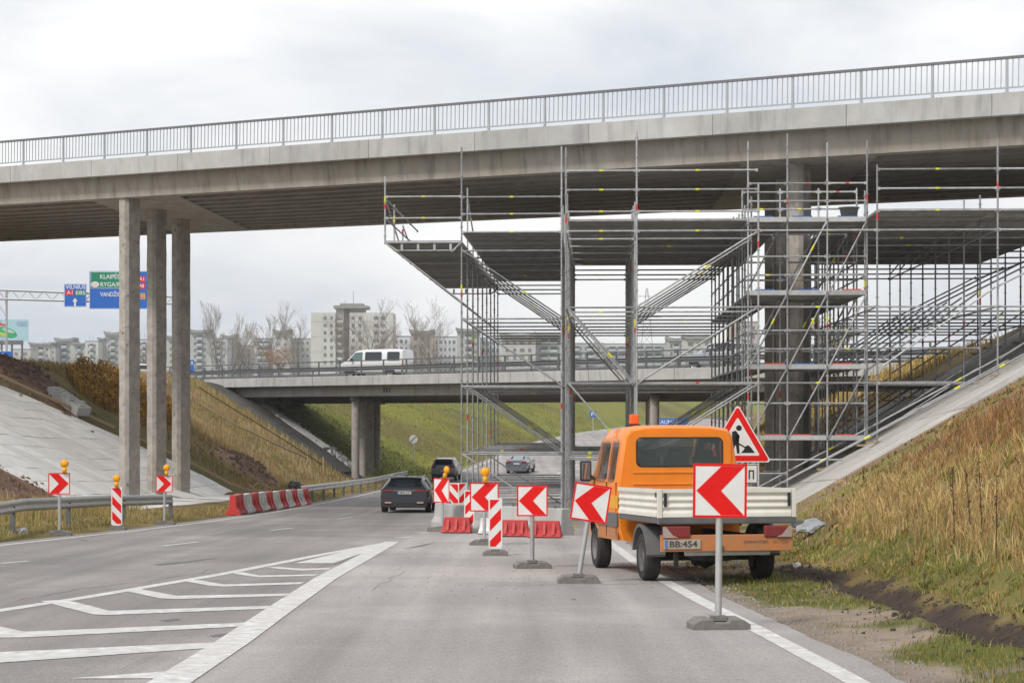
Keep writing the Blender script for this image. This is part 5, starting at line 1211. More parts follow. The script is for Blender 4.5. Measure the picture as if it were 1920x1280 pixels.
def sample(n, x0, x1, y0, y1, keep):
    X = rng.uniform(x0, x1, n); Y = y0*(y1/y0)**rng.uniform(0, 1, n); k = keep(X, Y); return X[k], Y[k]
rust, rust2, straw, straw2, ygreen, ggreen, dkbrown = (.30,.14,.055), (.38,.215,.09), (.60,.455,.215), (.48,.345,.14), (.34,.31,.085), (.16,.20,.042), (.15,.085,.045)
infr = lambda X, Y, m=1.12: (np.abs(X)/Y < .2667*m)
# right bank
def keepR(X, Y): dr = X-XR(Y); return infr(X, Y, 1.5) & (dr > 1.9) & (dist_poly(X, Y, RUT) > .30+.45*fbm(X, Y, .7, 60)) & ~((Y > 44.6) & (dr > 3.0)) & ~((Y > 27) & (Y < 34.5) & (dr < 2.2))
def tussocks(X, Y, nb, rad):
    i = np.repeat(np.arange(len(X)), nb); n = len(i); a = rng.uniform(0, 2*math.pi, n); r = rad[i]*np.sqrt(rng.uniform(0, 1, n))
    return i, X[i]+np.cos(a)*r, Y[i]+np.sin(a)*r, a
cX, cY = sample(19000, 4, 20, 11, 45.5, keepR); m_ = len(cX)
t = h(cX, cY)-zr(cY)+1.0*(fbm(cX, cY, 2.4, 12)-.5); zone = rng.uniform(0, 1, m_)
wR = np.clip((t-1.35)/.8, 0, 1)*.85; wG = np.clip((.75-t)/.35, 0, 1)
kind = np.where(zone < wR, 0, np.where(zone < wG, 2, 1)); kind = np.where((kind == 1) & (fbm(cX, cY, 1.6, 31) > .6) & (rng.uniform(0, 1, m_) < .55), 3, kind)
thin = np.where(cY > 39.5, rng.uniform(0, 1, m_) < .45, True); cX, cY, kind, t = cX[thin], cY[thin], kind[thin], t[thin]; m_ = len(cX)
base = np.where((kind == 0)[:, None], pick((rust, rust2, (.42,.28,.13), dkbrown), (4,4,2.4,1.4), m_), np.where((kind == 1)[:, None], pick((straw, straw2, (.36,.25,.10), rust2), (4,4,2.5,1.6), m_), np.where((kind == 2)[:, None], pick((ggreen, ygreen, straw2), (4,4,2), m_), pick((ygreen, ggreen, straw2), (3,1.5,2), m_))))
bh = np.where(kind == 2, rng.uniform(.06, .17, m_), np.where(kind == 0, rng.uniform(.16, .52, m_), rng.uniform(.14, .44, m_)))*(.45+1.0*fbm(cX, cY, 1.5, 33))*np.clip((45-cY)/6, .35, 1)
i, X, Y, la = tussocks(cX, cY, 13, rng.uniform(.05, .22, m_)); n = len(X)
cc = base[i]*rng.uniform(.65, 1.35, (n, 1))*(1+rng.normal(0, .06, (n, 3)))
acc = []
blades('bank_grass', X, Y, bh[i]*rng.uniform(.45, 1.15, n), rng.uniform(.005, .011, n)*(.7+Y/38), cc, '', lean=.75, la=la, into=acc)
# low broad-leaved weeds and dead leaves between the tussocks
X, Y = sample(36000, 4, 20, 11, 45.5, keepR); k_ = fbm(X, Y, .9, 64) > .48; X, Y = X[k_], Y[k_]; n = len(X)
blades('bank_grass', X, Y, rng.uniform(.03, .15, n), rng.uniform(.02, .05, n)*(.6+Y/60), pick((ggreen, ygreen, rust, dkbrown, straw2, (.50,.33,.05)), (3,2,3,3,2,.6), n, .35), '', lean=1.3, into=acc)
o0 = len(acc[0][0]); o = put('bank_grass', np_mesh('bank_grass', np.concatenate([acc[0][0], acc[1][0]]), np.concatenate([acc[0][1], acc[1][1]+o0]), np.concatenate([acc[0][2], acc[1][2]]), smooth=False, mats=[grass_m])); tag(o, 'dry straw tussocks and rusty weeds on the right bank', kind='stuff')
# verge tufts near the road on the right
def keepV(X, Y): dr = X-XR(Y); return infr(X, Y, 1.2) & (dr > .5) & (dr < 3.2) & ((fbm(X, Y, 1.6, 2) > .5) | (rng.uniform(0, 1, len(X)) < .07)) & (dist_poly(X, Y, RUT) > .45) 
X, Y = sample(60000, 2.4, 7, 11.5, 44, keepV); n = len(X)
blades('verge_grass', X, Y, rng.uniform(.03, .11, n), rng.uniform(.005, .010, n)*(.7+Y/40), pick((ggreen, ygreen, straw2, (.16,.15,.045)), (4,3,2,3), n), 'short grass tufts on the trodden right verge', lean=.8)
# left verge and bank
def keepL(X, Y): dl = XL(Y)-X; return infr(X, Y, 1.15) & (dl > .9) & (dl < 16) & ~((Y > 62.5) & (Y < 90) & (dl > 2.0)) & (np.maximum(np.maximum(np.exp(-(((X+16.6)/2.6)**2+((Y-61.5)/3.0)**2)), np.exp(-(((X+22.5)/3.4)**2+((Y-85.5)/4.2)**2))), np.exp(-(((X+13.2)/1.9)**2+((Y-96.5)/3.6)**2))) < .40) & (Y+.416*X < 120.6)
X, Y = sample(120000, -26, -6.5, 40, 134, keepL); n = len(X); dl_ = XL(Y)-X
cA = pick((straw2, (.40,.31,.165), rust2, (.48,.385,.235), (.30,.22,.12)), (3,4,2,4,2), n); cB = pick((ygreen, ggreen, straw2), (3,2,4), n)
wl = np.where(dl_ < 3.2, .7, np.clip((fbm(X, Y, 4, 51)-.5)*4, 0, .55)); cc = np.where((rng.uniform(0, 1, n) < wl)[:, None], cB, cA)
hh = np.where(dl_ < 2.6, rng.uniform(.05, .22, n), rng.uniform(.18, .55, n))*(.6+.8*fbm(X, Y, 1.4, 52))
blades('slope_grass', X, Y, hh, rng.uniform(.010, .02, n)*(.5+Y/70), cc, 'dry tan grass on the left verge and cutting slope')
# golden weed thicket behind the slabs
def keepW(X, Y): return (fbm(X, Y, 1.5, 71) > .38) & (np.exp(-(((X+19.2)/2.6)**2+((Y-97)/8)**2)) > .35)
X, Y = sample(16000, -25, -14, 88, 112, keepW); n = len(X); acc = []
blades('golden_weeds', X, Y, rng.uniform(.15, 1.0, n)*(.35+1.3*fbm(X, Y, 1.2, 73)), rng.uniform(.04, .08, n), pick(((.52,.32,.05), (.44,.23,.05), (.24,.12,.055), (.40,.31,.08), (.15,.085,.05)), (4,3,3,2,1.5), n), 'golden and brown autumn weeds above the slab slope', lean=.5, into=acc)
X, Y = sample(90000, -25, -14, 88, 112, keepW); n = len(X); top = .15+1.0*fbm(X, Y, 1.2, 73)
blades('golden_weeds', X, Y, rng.uniform(-.06, .14, n), rng.uniform(.06, .13, n), pick(((.56,.34,.045), (.46,.24,.05), (.26,.13,.06), (.42,.33,.08), (.16,.09,.055)), (4,3,3,2,1.5), n, .3), '', lean=1.2, zoff=rng.uniform(.05, 1, n)*top, into=acc)
o0 = len(acc[0][0]); o = put('golden_weeds', np_mesh('golden_weeds', np.concatenate([acc[0][0], acc[1][0]]), np.concatenate([acc[0][1], acc[1][1]+o0]), np.concatenate([acc[0][2], acc[1][2]]), smooth=False, mats=[grass_m])); tag(o, 'golden and brown autumn weeds above the slab slope', kind='stuff')
# green embankment beyond the motorway bridge
def keepG(X, Y): dl = XL(Y)-X; return infr(X, Y) & (dl > .8) & (dl < 26) & (Y+.857*X > 125.5)
X, Y = sample(70000, -40, 14, 136, 300, keepG); n = len(X)
blades('embankment_grass', X, Y, rng.uniform(.06, .24, n), rng.uniform(.05, .11, n), pick(((.26,.27,.05), (.20,.225,.042), (.36,.32,.08), (.28,.235,.09)), (5,4,2.4,1.4), n), 'short green grass on the embankment beyond the bridge', lean=.9)
# right slope beyond the overpass
def keepF(X, Y): dr = X-XR(Y); return infr(X, Y) & (dr > 3.0) & (dr < 18)
X, Y = sample(26000, 5, 32, 72, 130, keepF); n = len(X)
blades('far_bank_grass', X, Y, rng.uniform(.2, .6, n), rng.uniform(.03, .06, n), pick((straw, straw2, rust2, ygreen, (.6,.42,.11)), (3,3,2,2,3), n), 'tan grass on the right bank behind the scaffold')
# dried weed stalks standing out of the bank grass
stalk_m = mat('dry_stalk', (.075,.042,.025), .95, col2=(.12,.07,.04), scale=20)
for i, (px, py, hgt) in enumerate(((1790,1010,1.0),(1822,1000,.9),(1842,1000,1.05),(1868,1045,1.0),(1620,905,.4))):
    p = gx(px, py); ro = empty('dried_weed', p, random.random()*6, ['tall dark dried weed stalk, leftmost of four on the right bank', 'slanting dried weed stalk, second of four on the right bank', 'thick upright dried weed stalk, third of four on the right bank', 'dried weed stalk nearest the right picture edge', 'small dark weed at the edge of the paved bank'][i], 'plant', 'dried weed stalks on the right bank')
    lx, ly = random.uniform(-.12, .12), random.uniform(-.1, .1)
    MB().tube((0,0,-.05), (lx,ly,hgt), .010, 5, r1=.004).build('stem', stalk_m, ro)
    mb = MB()
    for k in range(60):
        t = random.uniform(.35, 1); c = Vector((lx*t, ly*t, hgt*t))+Vector((random.gauss(0,.018), random.gauss(0,.018), 0)); d = Vector((random.gauss(0,.02), random.gauss(0,.02), .028)); sx = Vector((random.uniform(-.014,.014), random.uniform(-.014,.014), 0))
        mb.add([c-sx, c+sx, c+d], [(0,1,2)])
    mb.build('seed_head', stalk_m, ro)
# ------------------------------------------------------------------ loose things on the slopes
p = gx(126, 764); blk1 = empty('concrete_slab_piece', p+Vector((0,0,.05)), R(-38), 'broken concrete beam lying at the top edge of the slab slope', 'concrete piece', ry=R(24))
mb = MB().box((0,0,.22), (2.3,.75,.42)); mb.build('body', con_light, blk1, bevel=.04)
for i in range(7): MB().box((-.9+.3*i, random.uniform(-.25,.25), .45), (.24,.3,.08)).build('broken_lump', con_light, blk1, bevel=.03)
def path_g(pts, step=1.0, dz=.0):
    o = []
    for a, b in zip(pts[:-1], pts[1:]):
        a, b = Vector(a), Vector(b); n = max(1, int((b-a).length/step)); o += [a.lerp(b, i/n) for i in range(n)]
    o.append(Vector(pts[-1])); return [Vector((q.x, q.y, G(q.x, q.y)+dz)) for q in o]
for k, (q, lb) in enumerate(((((-21.8,81.6),(-17.6,85.0)), 'pale timber batten along the upper edge of the slab slope'), (((-17.2,85.4),(-11.4,90.0)), 'pale timber batten along the lower edge of the slab slope'))):
    pp = path_g(q, 1.0, .22); ro = empty('timber_batten', pp[0], 0, lb, 'timber'); wput(MB().sweep(pp, [(-.04,-.06),(.04,-.06),(.04,.06),(-.04,.06)]), 'board', wood, ro)
hose_m = mat('pale_hose', (.34,.27,.18), .8)
for k, (pts, lb) in enumerate(((((372,738),(470,798),(560,855),(606,884)), 'upper thin cable lying down the tan slope'), (((366,765),(450,815),(520,850),(575,872)), 'lower thin cable lying down the tan slope'))):
    P = [gx(*q) for q in pts]; pp = path_g([(q.x, q.y) for q in P], 1.0, .45); ro = empty('slope_cable', pp[0], 0, lb, 'cable'); wput(MB().sweep(pp, [(.045*math.cos(t), .045*math.sin(t)) for t in np.linspace(0, 2*math.pi, 6, endpoint=False)], smooth=True), 'strand', hose_m if k else stalk_m, ro)
# rubble along the far edge of the dark slope
rub = MB()
for i in range(420):
    t = random.random(); X_ = -19.6+8.6*t+random.gauss(0, .35); Y_ = 141.4-7.4*t+random.gauss(0, .6); s_ = random.uniform(.12, .42); z_ = float(h(X_, Y_))+ZC
    rub.box((X_, Y_, z_+s_*.25), (s_, s_*random.uniform(.6,1), s_*.7), rz=random.random()*3, taper=random.uniform(.5,.9))
o = rub.build('rubble', con_light); tag(o, 'pale broken stones along the edge of the dark slope', kind='stuff')
# bare clods on the soil patches and the rut
cl = MB()
for (cx, cy, rx_, ry_, n, s0, s1) in ((-16.4,61.6,2.2,2.2,260,.04,.18),(-22.2,85.2,2.6,3.2,340,.06,.28),(-13.2,96.5,1.6,3.0,260,.06,.26)):
    for i in range(n):
        X_, Y_ = cx+random.gauss(0, rx_*.6), cy+random.gauss(0, ry_*.6); s_ = random.uniform(s0, s1); cl.box((X_, Y_, G(X_, Y_)+s_*.15), (s_, s_*random.uniform(.6,1), s_*.6), rz=random.random()*3, taper=random.uniform(.4,.8))
o = cl.build('soil_clods', soil); tag(o, 'loose red-brown clods on the bare heaps left of the road', kind='stuff')
cl = MB()
for i in range(1100):
    k = random.randrange(len(RUT)-1); t = random.random(); X_ = RUT[k][0]*(1-t)+RUT[k+1][0]*t+random.gauss(0,.33); Y_ = RUT[k][1]*(1-t)+RUT[k+1][1]*t+random.gauss(0,.33); s_ = random.uniform(.012,.06)
    cl.box((X_, Y_, G(X_, Y_)+s_*.15), (s_, s_*random.uniform(.6,1), s_*.6), rz=random.random()*3, taper=random.uniform(.4,.8))
o = cl.build('mud_clods', mat('wet_mud', (.075,.055,.043), .9, col2=(.045,.033,.026), scale=9, bump=.6)); tag(o, 'dark mud clods along the wheel rut on the verge', kind='stuff')
# gravel along the right asphalt edge
gv = MB(); 
for i in range(1500):
    Y_ = 11*(46/11)**random.random(); X_ = float(XR(Y_))+.12+abs(random.gauss(0,.28)); s_ = random.uniform(.008,.03)*(1+Y_/60); gv.box((X_, Y_, G(X_, Y_)+s_*.2), (s_, s_*.8, s_*.6), rz=random.random()*3, taper=.6)
for i in range(500):
    Y_ = random.uniform(24, 46); X_ = random.uniform(-2.2, 2.2)*(1 if random.random() < .5 else 1)+random.gauss(0,.2); s_ = random.uniform(.006,.022)
    gv.box((X_, Y_, zlin(Y_)+s_*.3), (s_, s_*.8, s_*.6), rz=random.random()*3, taper=.6)
o = gv.build('gravel', mat('gravel_stone', (.30,.27,.24), .95, col2=(.2,.18,.16), scale=30)); tag(o, 'loose gravel along the asphalt edge and closed lane', kind='stuff')
# litter and site waste
def crumple(name, loc, s, m, label, cat, n=2, seed=1):
    bm = bmesh.new(); bmesh.ops.create_icosphere(bm, subdivisions=n, radius=1)
    for v in bm.verts:
        k = 1+.45*mnoise.noise(v.co*1.7+Vector((seed,0,0)))+.2*mnoise.noise(v.co*4+Vector((0,seed,0))); v.co = Vector((v.co.x*s[0]*k, v.co.y*s[1]*k, max(v.co.z, -.4)*s[2]*k))
    me = bpy.data.meshes.new(name); bm.to_mesh(me); bm.free(); me.materials.append(m); o = put(name, me, loc=Vector(loc)+Vector((0,0,s[2]*.3))); return tag(o, label, cat)
p = gx(1528, 990); crumple('plastic_sack', p, (.34,.25,.16), mat('grey_sheet', (.30,.31,.33), .35, col2=(.22,.23,.24), scale=6), 'crumpled grey plastic sack on the bank behind the truck', 'sack', 3, 4)
p = gx(1502, 985); crumple('plastic_sack', p, (.22,.2,.1), mat('dark_sheet', (.06,.06,.065), .4), 'dark plastic scrap beside the grey sack', 'sack', 3, 9)
p = gx(1494, 1066); crumple('litter', p, (.08,.06,.05), mat('litter_pale', (.6,.64,.66), .5), 'pale blue litter in the grass right of the truck', 'litter', 2, 3)
p = gx(41, 999); crumple('stone', p, (.16,.12,.1), con_light, 'white stone on the grass below the left guard rail', 'stone', 2, 6)
p = gx(1573, 1090); crumple('stone', p, (.10,.08,.06), con_light, 'pale stone at the edge of the wheel rut', 'stone', 2, 8)
p = gx(550, 926); crumple('rubbish_bag', p+Vector((0,.6,0)), (.42,.4,.42), black, 'black rubbish bag at the start of the far guard rail', 'bag', 3, 5)
for k, (px, py, ln, rz_, ry_, lb) in enumerate(((468,922,1.1,.5,.5,'short timber piece leaning behind the red and white barriers'),(476,924,.9,2.2,.35,'timber offcut crossing another behind the barriers'),(455,917,.9,-.5,.1,'pale board lying on the soil above the barriers'),(1490,1000,.7,.3,.05,'short timber board lying behind the truck'))):
    p = gx(px, py); ro = empty('timber_piece', p+Vector((0,0,.1)), rz_, lb, 'timber', ry=-ry_); MB().box((0,0,.05), (ln,.12,.05)).build('board', wood, ro, bevel=.004)
p = gx(606, 886); ro = empty('marker_stake', p, 0, 'thin pale wooden stake on the verge before the bridge pier', 'stake'); MB().box((0,0,.5), (.09,.05,1.1)).build('stake', wood, ro)
# ------------------------------------------------------------------ apartment blocks
pane = mat('far_window_glass', (.10,.12,.14), .3, col2=(.22,.25,.28), scale=.25, amt=.9); frame_w = mat('far_window_frame', (.62,.62,.6), .7); crown_m = mat('roof_crown', (.25,.245,.245), .9, col2=(.32,.31,.30), scale=.3)
def block(px0, px1, ytop, Y, col, label, crown=0, floors=9, cols=4, balc=0, depth=14, fl=2.8, name='apartment_block', joints=True, col2=None):
    a, b = at(px0, ytop, Y), at(px1, ytop, Y); z0 = G((a.x+b.x)/2, Y)-1.5; w, top = b.x-a.x, a.z; cx = (a.x+b.x)/2
    ro = empty(name, (cx, Y, z0), 0, label, 'building', 'apartment blocks on the skyline'); Hh = top-z0
    wm = mat('render_%02d%02d%02d' % tuple(int(c*99) for c in col), col, .9, col2=col2 or tuple(c*.82 for c in col), scale=.22, amt=.8, col3=tuple(c*.9 for c in col), scale3=.08)
    MB().box((0,depth/2,Hh/2), (w,depth,Hh)).build('wall', wm, ro)
    wn, fr_, jn = MB(), MB(), MB()
    for f in range(floors):
        zc_ = Hh-1.9-fl*f
        if zc_ < 1: break
        for c in range(cols):
            x = (-.5+(c+.5)/cols)*w*.88; ww = min(1.5, w/cols*.42)*(1.25 if (c+f*0+int(px0)) % 3 == 0 else .9)
            wn.box((x,-.03,zc_), (ww,.1,1.35)); fr_.box((x,-.02,zc_-.75), (ww+.3,.14,.12))
        if joints: jn.box((0,-.012,zc_-1.4), (w,.03,.06))
    wn.build('window_row', pane, ro)['kind'] = 'stuff'; fr_.build('window_sill', frame_w, ro)['kind'] = 'stuff'
    if joints: jn.build('panel_joint', crown_m, ro)['kind'] = 'stuff'
    if balc:
        wn2 = MB()
        for q in range(balc):
            bl = MB(); x = (-.5+(q+.5)/balc)*w*.7
            for f in range(floors):
                zc_ = Hh-2.2-fl*f
                if zc_ < 1: break
                bl.box((x,-.6,zc_-.25), (min(2.8, w*.3),1.2,1.0)); wn2.box((x,-.04,zc_+.75), (min(2.6, w*.27),.1,1.0))
            bl.build('balcony_stack', mat('balcony_pale', (.58,.59,.59), .9, col2=(.36,.40,.44), scale=.4, amt=.9), ro)['kind'] = 'stuff'
        wn2.build('balcony_recess', mat('balcony_shade', (.09,.09,.095), .9), ro)['kind'] = 'stuff'
    MB().box((0,depth/2,Hh+.15), (w+.3,depth+.3,.3)).build('parapet', crown_m, ro)
    for q in range(random.randrange(0, 3)): xq = random.uniform(-.4,.4)*w; MB().tube((xq,5,Hh), (xq,5,Hh+random.uniform(1.5,3.5)), .06, 4).build('aerial', galv_dark, ro)
    if crown:
        ch = crown*.72
        MB().prism([(-w*.56,Hh+ch),(-w*.56,Hh+ch*.45),(-w*.47,Hh+.05),(w*.47,Hh+.05),(w*.56,Hh+ch*.45),(w*.56,Hh+ch),(w*.40,Hh+ch*.75),(w*.14,Hh+ch*.62),(-w*.14,Hh+ch*.62),(-w*.40,Hh+ch*.75)][::-1], -1.2, depth*.7, axis='y').build('roof_crown', crown_m, ro)
    return ro
be, gr_, li, wh, pk = (.55,.53,.505), (.49,.49,.485), (.63,.625,.61), (.72,.74,.78), (.56,.47,.44)
B = [(20,57,655,820,be,'low beige block at the far left of the skyline',0,8,2,0),(56,96,647,850,be,'beige block with a notched roof next to the low one',2.0,8,3,1),(95,104,652,850,gr_,'narrow grey block between beige blocks, far left',0,8,1,0),(104,137,640,860,be,'beige tower with upturned roof corners, left skyline',2.6,9,2,1),(137,160,646,855,gr_,'grey block right of the upturned roof tower',1.4,8,2,1),(160,184,640,840,li,'pale block with stacked balconies left of the columns',0,9,2,1),(184,198,637,850,be,'beige block behind the pale balcony block',1.6,9,1,0),(197,226,629,850,be,'tall beige tower just left of the first column',2.8,10,2,1),(258,282,637,850,li,'pale block seen between the first two columns',0,9,2,1),(311,330,634,850,be,'beige block seen between the last two columns',2.2,9,1,0),
 (356,392,624,840,gr_,'grey tower with flat crown right of the third column',2.6,10,2,1),(391,426,635,835,gr_,'grey long block behind the tall bare tree',0,9,3,1),(417,441,634,850,gr_,'grey tower with dark notched crown behind trees',2.6,9,2,0),(440,474,648,860,be,'low beige block behind orange foliage',0,8,3,0),(476,513,635,830,gr_,'grey block with balconies left of the white tower',0,9,3,2),(513,543,625,820,li,'narrow white tower with a dark two-horned crown',2.8,10,2,0),(542,584,635,830,gr_,'grey block left of the tallest building',0,9,4,0),
 (737,768,631,740,wh,'white block right of the tallest building',0,7,3,0),(770,812,626,720,pk,'pinkish tower behind the bushy bare tree',2.6,7,3,0),(812,858,632,740,wh,'long white block right of the pinkish tower',0,7,5,0),(857,900,622,730,gr_,'grey tower behind the left scaffold uprights',2.4,8,3,1),(900,940,634,745,wh,'white block behind the left scaffold bay',0,7,4,0),(940,1004,633,720,be,'beige block with a dark crown behind the scaffold bay',2.6,7,4,0),(1005,1054,632,725,gr_,'grey striped block with a dark crown behind the scaffold',2.8,7,4,2),
 (1054,1132,644,760,gr_,'grey block seen behind the steep braces',0,6,6,2),(1132,1182,645,770,li,'pale grey block between the scaffold uprights',0,6,5,2),(1182,1252,645,765,gr_,'bluish grey block with white balconies behind the scaffold',0,6,6,3),(1252,1284,640,760,gr_,'grey tower with notched crown behind the long braces',3.0,7,3,1),(1284,1336,636,730,be,'beige blank block with a wide dark crown',2.6,7,3,0),(1376,1422,604,620,pk,'pink and white block behind the pier scaffold',0,9,3,1)]
for (x0, x1, yt, Y_, c_, lb, cw, fl_, cl_, bl_) in B: block(x0, x1, yt, Y_, c_, lb, cw, fl_, cl_, bl_)
# the tallest block: two slabs and a dark stair core with a wide crown
a, b = at(583, 586, 700), at(737, 586, 700); cx = (a.x+b.x)/2; z0 = G(cx, 700)-1.5; tw = empty('tower_block', (cx, 700, z0), 0, 'tallest grey apartment tower with a dark core and antenna', 'building'); Ht = a.z-z0; k7 = F/700
X7 = lambda px: (px-960)/k7-cx
lim = mat('tower_panel', (.60,.595,.585), .9, col2=(.50,.495,.485), scale=.2, amt=.8, col3=(.55,.545,.535), scale3=.07)
for (p0, p1, dy) in ((583,629,0),(655,737,.4)): MB().box(((X7(p0)+X7(p1))/2, 8+dy, Ht/2), (X7(p1)-X7(p0),16,Ht)).build('wall', lim, tw)
MB().box(((X7(629)+X7(644))/2, 9, Ht/2+1.4), (X7(644)-X7(629)-.05,14,Ht+2.8)).build('balcony_core', mat('tower_core_pale', (.40,.39,.37), .9), tw)
MB().box(((X7(644)+X7(655))/2, 10, Ht/2+1.4), (X7(655)-X7(644)-.05,12,Ht+2.8)).build('stair_core', mat('tower_core', (.11,.11,.12), .9, col2=(.2,.19,.19), scale=.4), tw)
MB().prism([(X7(625),Ht+1.6),(X7(690),Ht+1.6),(X7(690),Ht+2.6),(X7(680),Ht+2.6),(X7(680),Ht+3.4),(X7(637),Ht+3.4),(X7(637),Ht+2.7),(X7(625),Ht+2.7)], .5, 12, axis='y').build('roof_crown', crown_m, tw)
MB().box(((X7(655)+X7(682))/2, 7, Ht+.8), (X7(682)-X7(655),9,1.5)).build('plant_room', crown_m, tw)
MB().tube((X7(660),6,Ht+3.4), (X7(660),6,Ht+8.2), .09, 5).build('antenna', galv_dark, tw); MB().tube((X7(644),6,Ht+3.4), (X7(644),6,Ht+4.8), .07, 5).build('antenna', galv_dark, tw)
wn, sl = MB(), MB()
for f in range(9):
    z_ = Ht-1.95-2.7*f
    for p_ in (609.5, 621.5, 662, 675, 705, 718): wn.box((X7(p_), -.02 if p_ < 640 else .38, z_), (1.0 if p_ < 700 else 1.7,.12,1.3)); sl.box((X7(p_), -.03 if p_ < 640 else .37, z_-.72), (1.1,.1,.14))
    wn.box((X7(637), 1.98, z_-.4), (1.6,.1,.8)); sl.box((X7(636.5), 1.5, z_-1.25), (2.5,1.2,1.0))
    if f: MB()
wn.build('window_row', pane, tw)['kind'] = 'stuff'; sl.build('balcony_stack', lim, tw)['kind'] = 'stuff'
jn = MB()
for z_ in (Ht-3.4, Ht-8.8, Ht-14.2): jn.box(((X7(583)+X7(629))/2, -.01, z_), (X7(629)-X7(583),.03,.09)); jn.box(((X7(655)+X7(737))/2, .39, z_), (X7(737)-X7(655),.03,.09))
for p_ in (604, 724): jn.box((X7(p_), .0 if p_ < 640 else .39, Ht/2), (.09,.03,Ht))
jn.build('panel_joint', crown_m, tw)['kind'] = 'stuff'
# ------------------------------------------------------------------ lattice pylon far behind the scaffold
Yp = 600.0; c = at(1213, 540, Yp); z0 = G(c.x, Yp)-.5; py_ = empty('power_pylon', (c.x, Yp, z0), 0, 'thin lattice power pylon on the skyline behind the scaffold', 'pylon'); Hp = c.z-z0
for i in range(9):
    t0, t1 = i/9, (i+1)/9; w0, w1 = 2.6*(1-t0)+.25, 2.6*(1-t1)+.25; s_ = MB()
    for sx in (-1, 1): s_.tube((sx*w0,0,Hp*t0), (sx*w1,0,Hp*t1), .10, 4); s_.tube((sx*w0,0,Hp*t0), (-sx*w1,0,Hp*t1), .06, 4)
    s_.build('lattice_section', galv_dark, py_)
for z_ in (.72, .82, .92): MB().tube((-4.2*(1.4-z_)*1.6,0,Hp*z_), (4.2*(1.4-z_)*1.6,0,Hp*z_), .10, 4).build('cross_arm', galv_dark, py_)
# ------------------------------------------------------------------ trees
bark = mat('bare_bark', (.20,.165,.135), .95, col2=(.13,.105,.085), scale=.8); twig_m = mat('bare_twigs', (.30,.265,.24), .95, col2=(.22,.19,.17), scale=.5)
def tree(px, ytop, Y, label, spread=.32, seed=0, leaf=None, nleaf=0, dens=1.0, slim=False):
    rnd = random.Random(seed); c = at(px, ytop, Y); z0 = G(c.x, Y)-.4; Ht_ = c.z-z0; ro = empty('bare_tree' if not nleaf else 'autumn_tree', (c.x, Y, z0), 0, label, 'tree', 'trees between the motorway and the blocks')
    tr, cr_ = MB(), MB(); tips = []
    def grow(p, d, L, r, lev):
        n = 3; q = p
        for i in range(n):
            d = (d+Vector((rnd.gauss(0,.10), rnd.gauss(0,.10), .05))).normalized(); q2 = q+d*L/n; rr = r*(1-.5*(i+1)/n)
            (tr if lev < 2 else cr_).tube(q, q2, max(r*(1-.5*i/n), .02), 5 if lev < 2 else 3, r1=max(rr, .016), caps=False); q = q2
            if lev < 4:
                for k in range(2 if lev in (0, 2) else 1):
                    a = rnd.uniform(0, 2*math.pi); up = .75 if slim else .42; nd = (d*up+Vector((math.cos(a), math.sin(a), .55))*spread*1.25).normalized()
                    grow(q, nd, L*rnd.uniform(.50,.70), rr*.62, lev+1)
        tips.append(q)
        if lev < 4 and lev: grow(q, d, L*.55, r*.4, lev+1)
    grow(Vector((0,0,0)), Vector((0,0,1)), Ht_*.60, Ht_*.017, 0)
    tr.build('trunk', bark, ro)
    if nleaf:
        for i in range(int(nleaf*1.2)):
            t = rnd.choice(tips)+Vector((rnd.gauss(0,.5), rnd.gauss(0,.5), rnd.gauss(0,.4))); s_ = rnd.uniform(.06,.13); a, b_ = Vector((rnd.gauss(0,1), rnd.gauss(0,1), rnd.gauss(0,1))).normalized()*s_, Vector((rnd.gauss(0,1), rnd.gauss(0,1), rnd.gauss(0,1))).normalized()*s_
            cr_.add([t-a, t+b_, t+a, t-b_], [(0,1,2,3)], 1)
    cr_.build('crown', [twig_m, leaf or twig_m], ro); return ro
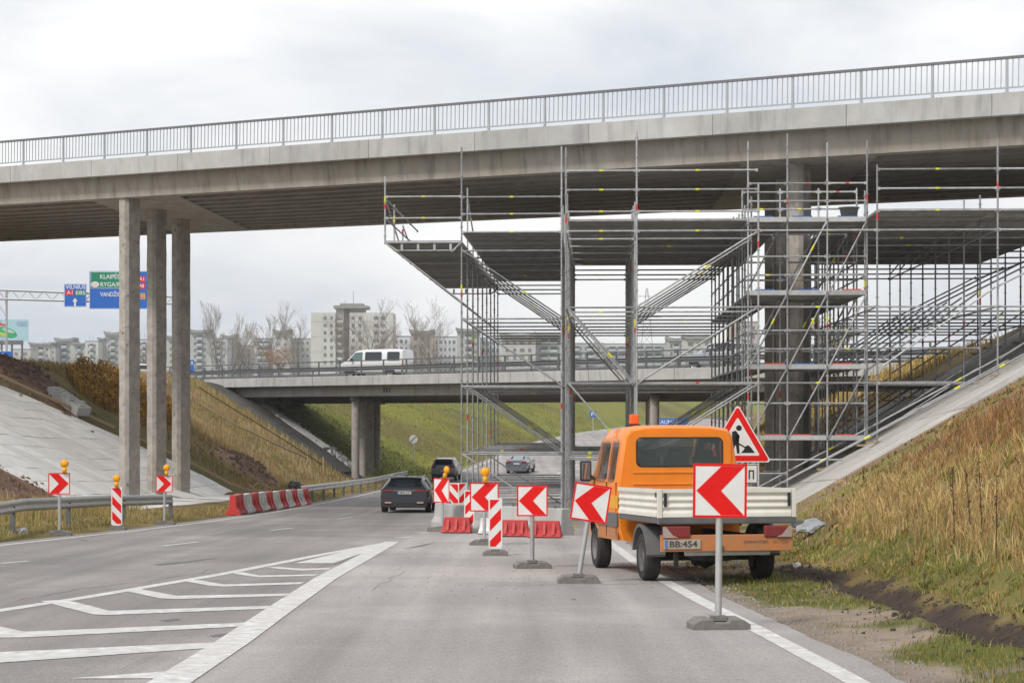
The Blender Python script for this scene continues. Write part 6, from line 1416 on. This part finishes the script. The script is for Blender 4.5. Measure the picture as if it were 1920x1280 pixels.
lf_r = mat('russet_leaves', (.30,.15,.08), .9, col2=(.22,.12,.07), scale=1); lf_o = mat('orange_leaves', (.42,.19,.06), .9, col2=(.34,.15,.06), scale=1); lf_y = mat('yellow_leaves', (.42,.32,.08), .9, col2=(.3,.24,.06), scale=1); lf_g = mat('green_leaves', (.13,.15,.03), .9, col2=(.25,.2,.04), scale=1)
tree(407, 606, 420, 'tall slim bare tree right of the columns', .26, 1, slim=True); tree(424, 622, 440, 'thinner bare tree beside the tall slim one', .24, 2, slim=True)
tree(502, 610, 430, 'slim bare tree left of the white horned tower', .22, 3, slim=True); tree(558, 616, 420, 'wide bare tree in front of the grey block', .34, 4)
tree(668, 622, 420, 'reddish bare tree at the foot of the tallest tower', .34, 5, lf_r, 500); tree(697, 602, 410, 'large greyish tree in front of the tallest tower', .36, 6, lf_r, 350); tree(720, 630, 425, 'low russet tree right of the tower core', .36, 7, lf_r, 600)
tree(789, 608, 400, 'bushy bare tree above the white van', .38, 8, lf_y, 160); tree(812, 618, 415, 'smaller bare tree right of the bushy one', .34, 9)
tree(529, 664, 400, 'low orange tree below the white horned tower', .4, 10, lf_o, 1500); tree(468, 640, 420, 'yellowish bare tree among the grey blocks', .36, 11, lf_o, 420); tree(150, 690, 380, 'low orange bush tree behind the motorway rail', .45, 12, lf_o, 800); tree(1556, 622, 190, 'yellow green tree behind the right pier scaffold', .36, 13, lf_g, 900); tree(280, 660, 420, 'russet bare tree between the columns', .34, 14, lf_r, 300)

# ------------------------------------------------------------------ thin autumn haze
hz_m = bpy.data.materials.new('haze_air'); hz_m.use_nodes = True; N = hz_m.node_tree.nodes; N.clear()
ho = N.new('ShaderNodeOutputMaterial'); pv = N.new('ShaderNodeVolumePrincipled'); pv.inputs['Color'].default_value = (.90,.93,.97,1); pv.inputs['Density'].default_value = .0003; pv.inputs['Anisotropy'].default_value = .2
hz_m.node_tree.links.new(pv.outputs[0], ho.inputs['Volume'])
haze = MB().box((0, 720, 24), (1960, 1620, 62)).build('haze', hz_m); tag(haze, 'thin even haze over the whole place', kind='stuff')
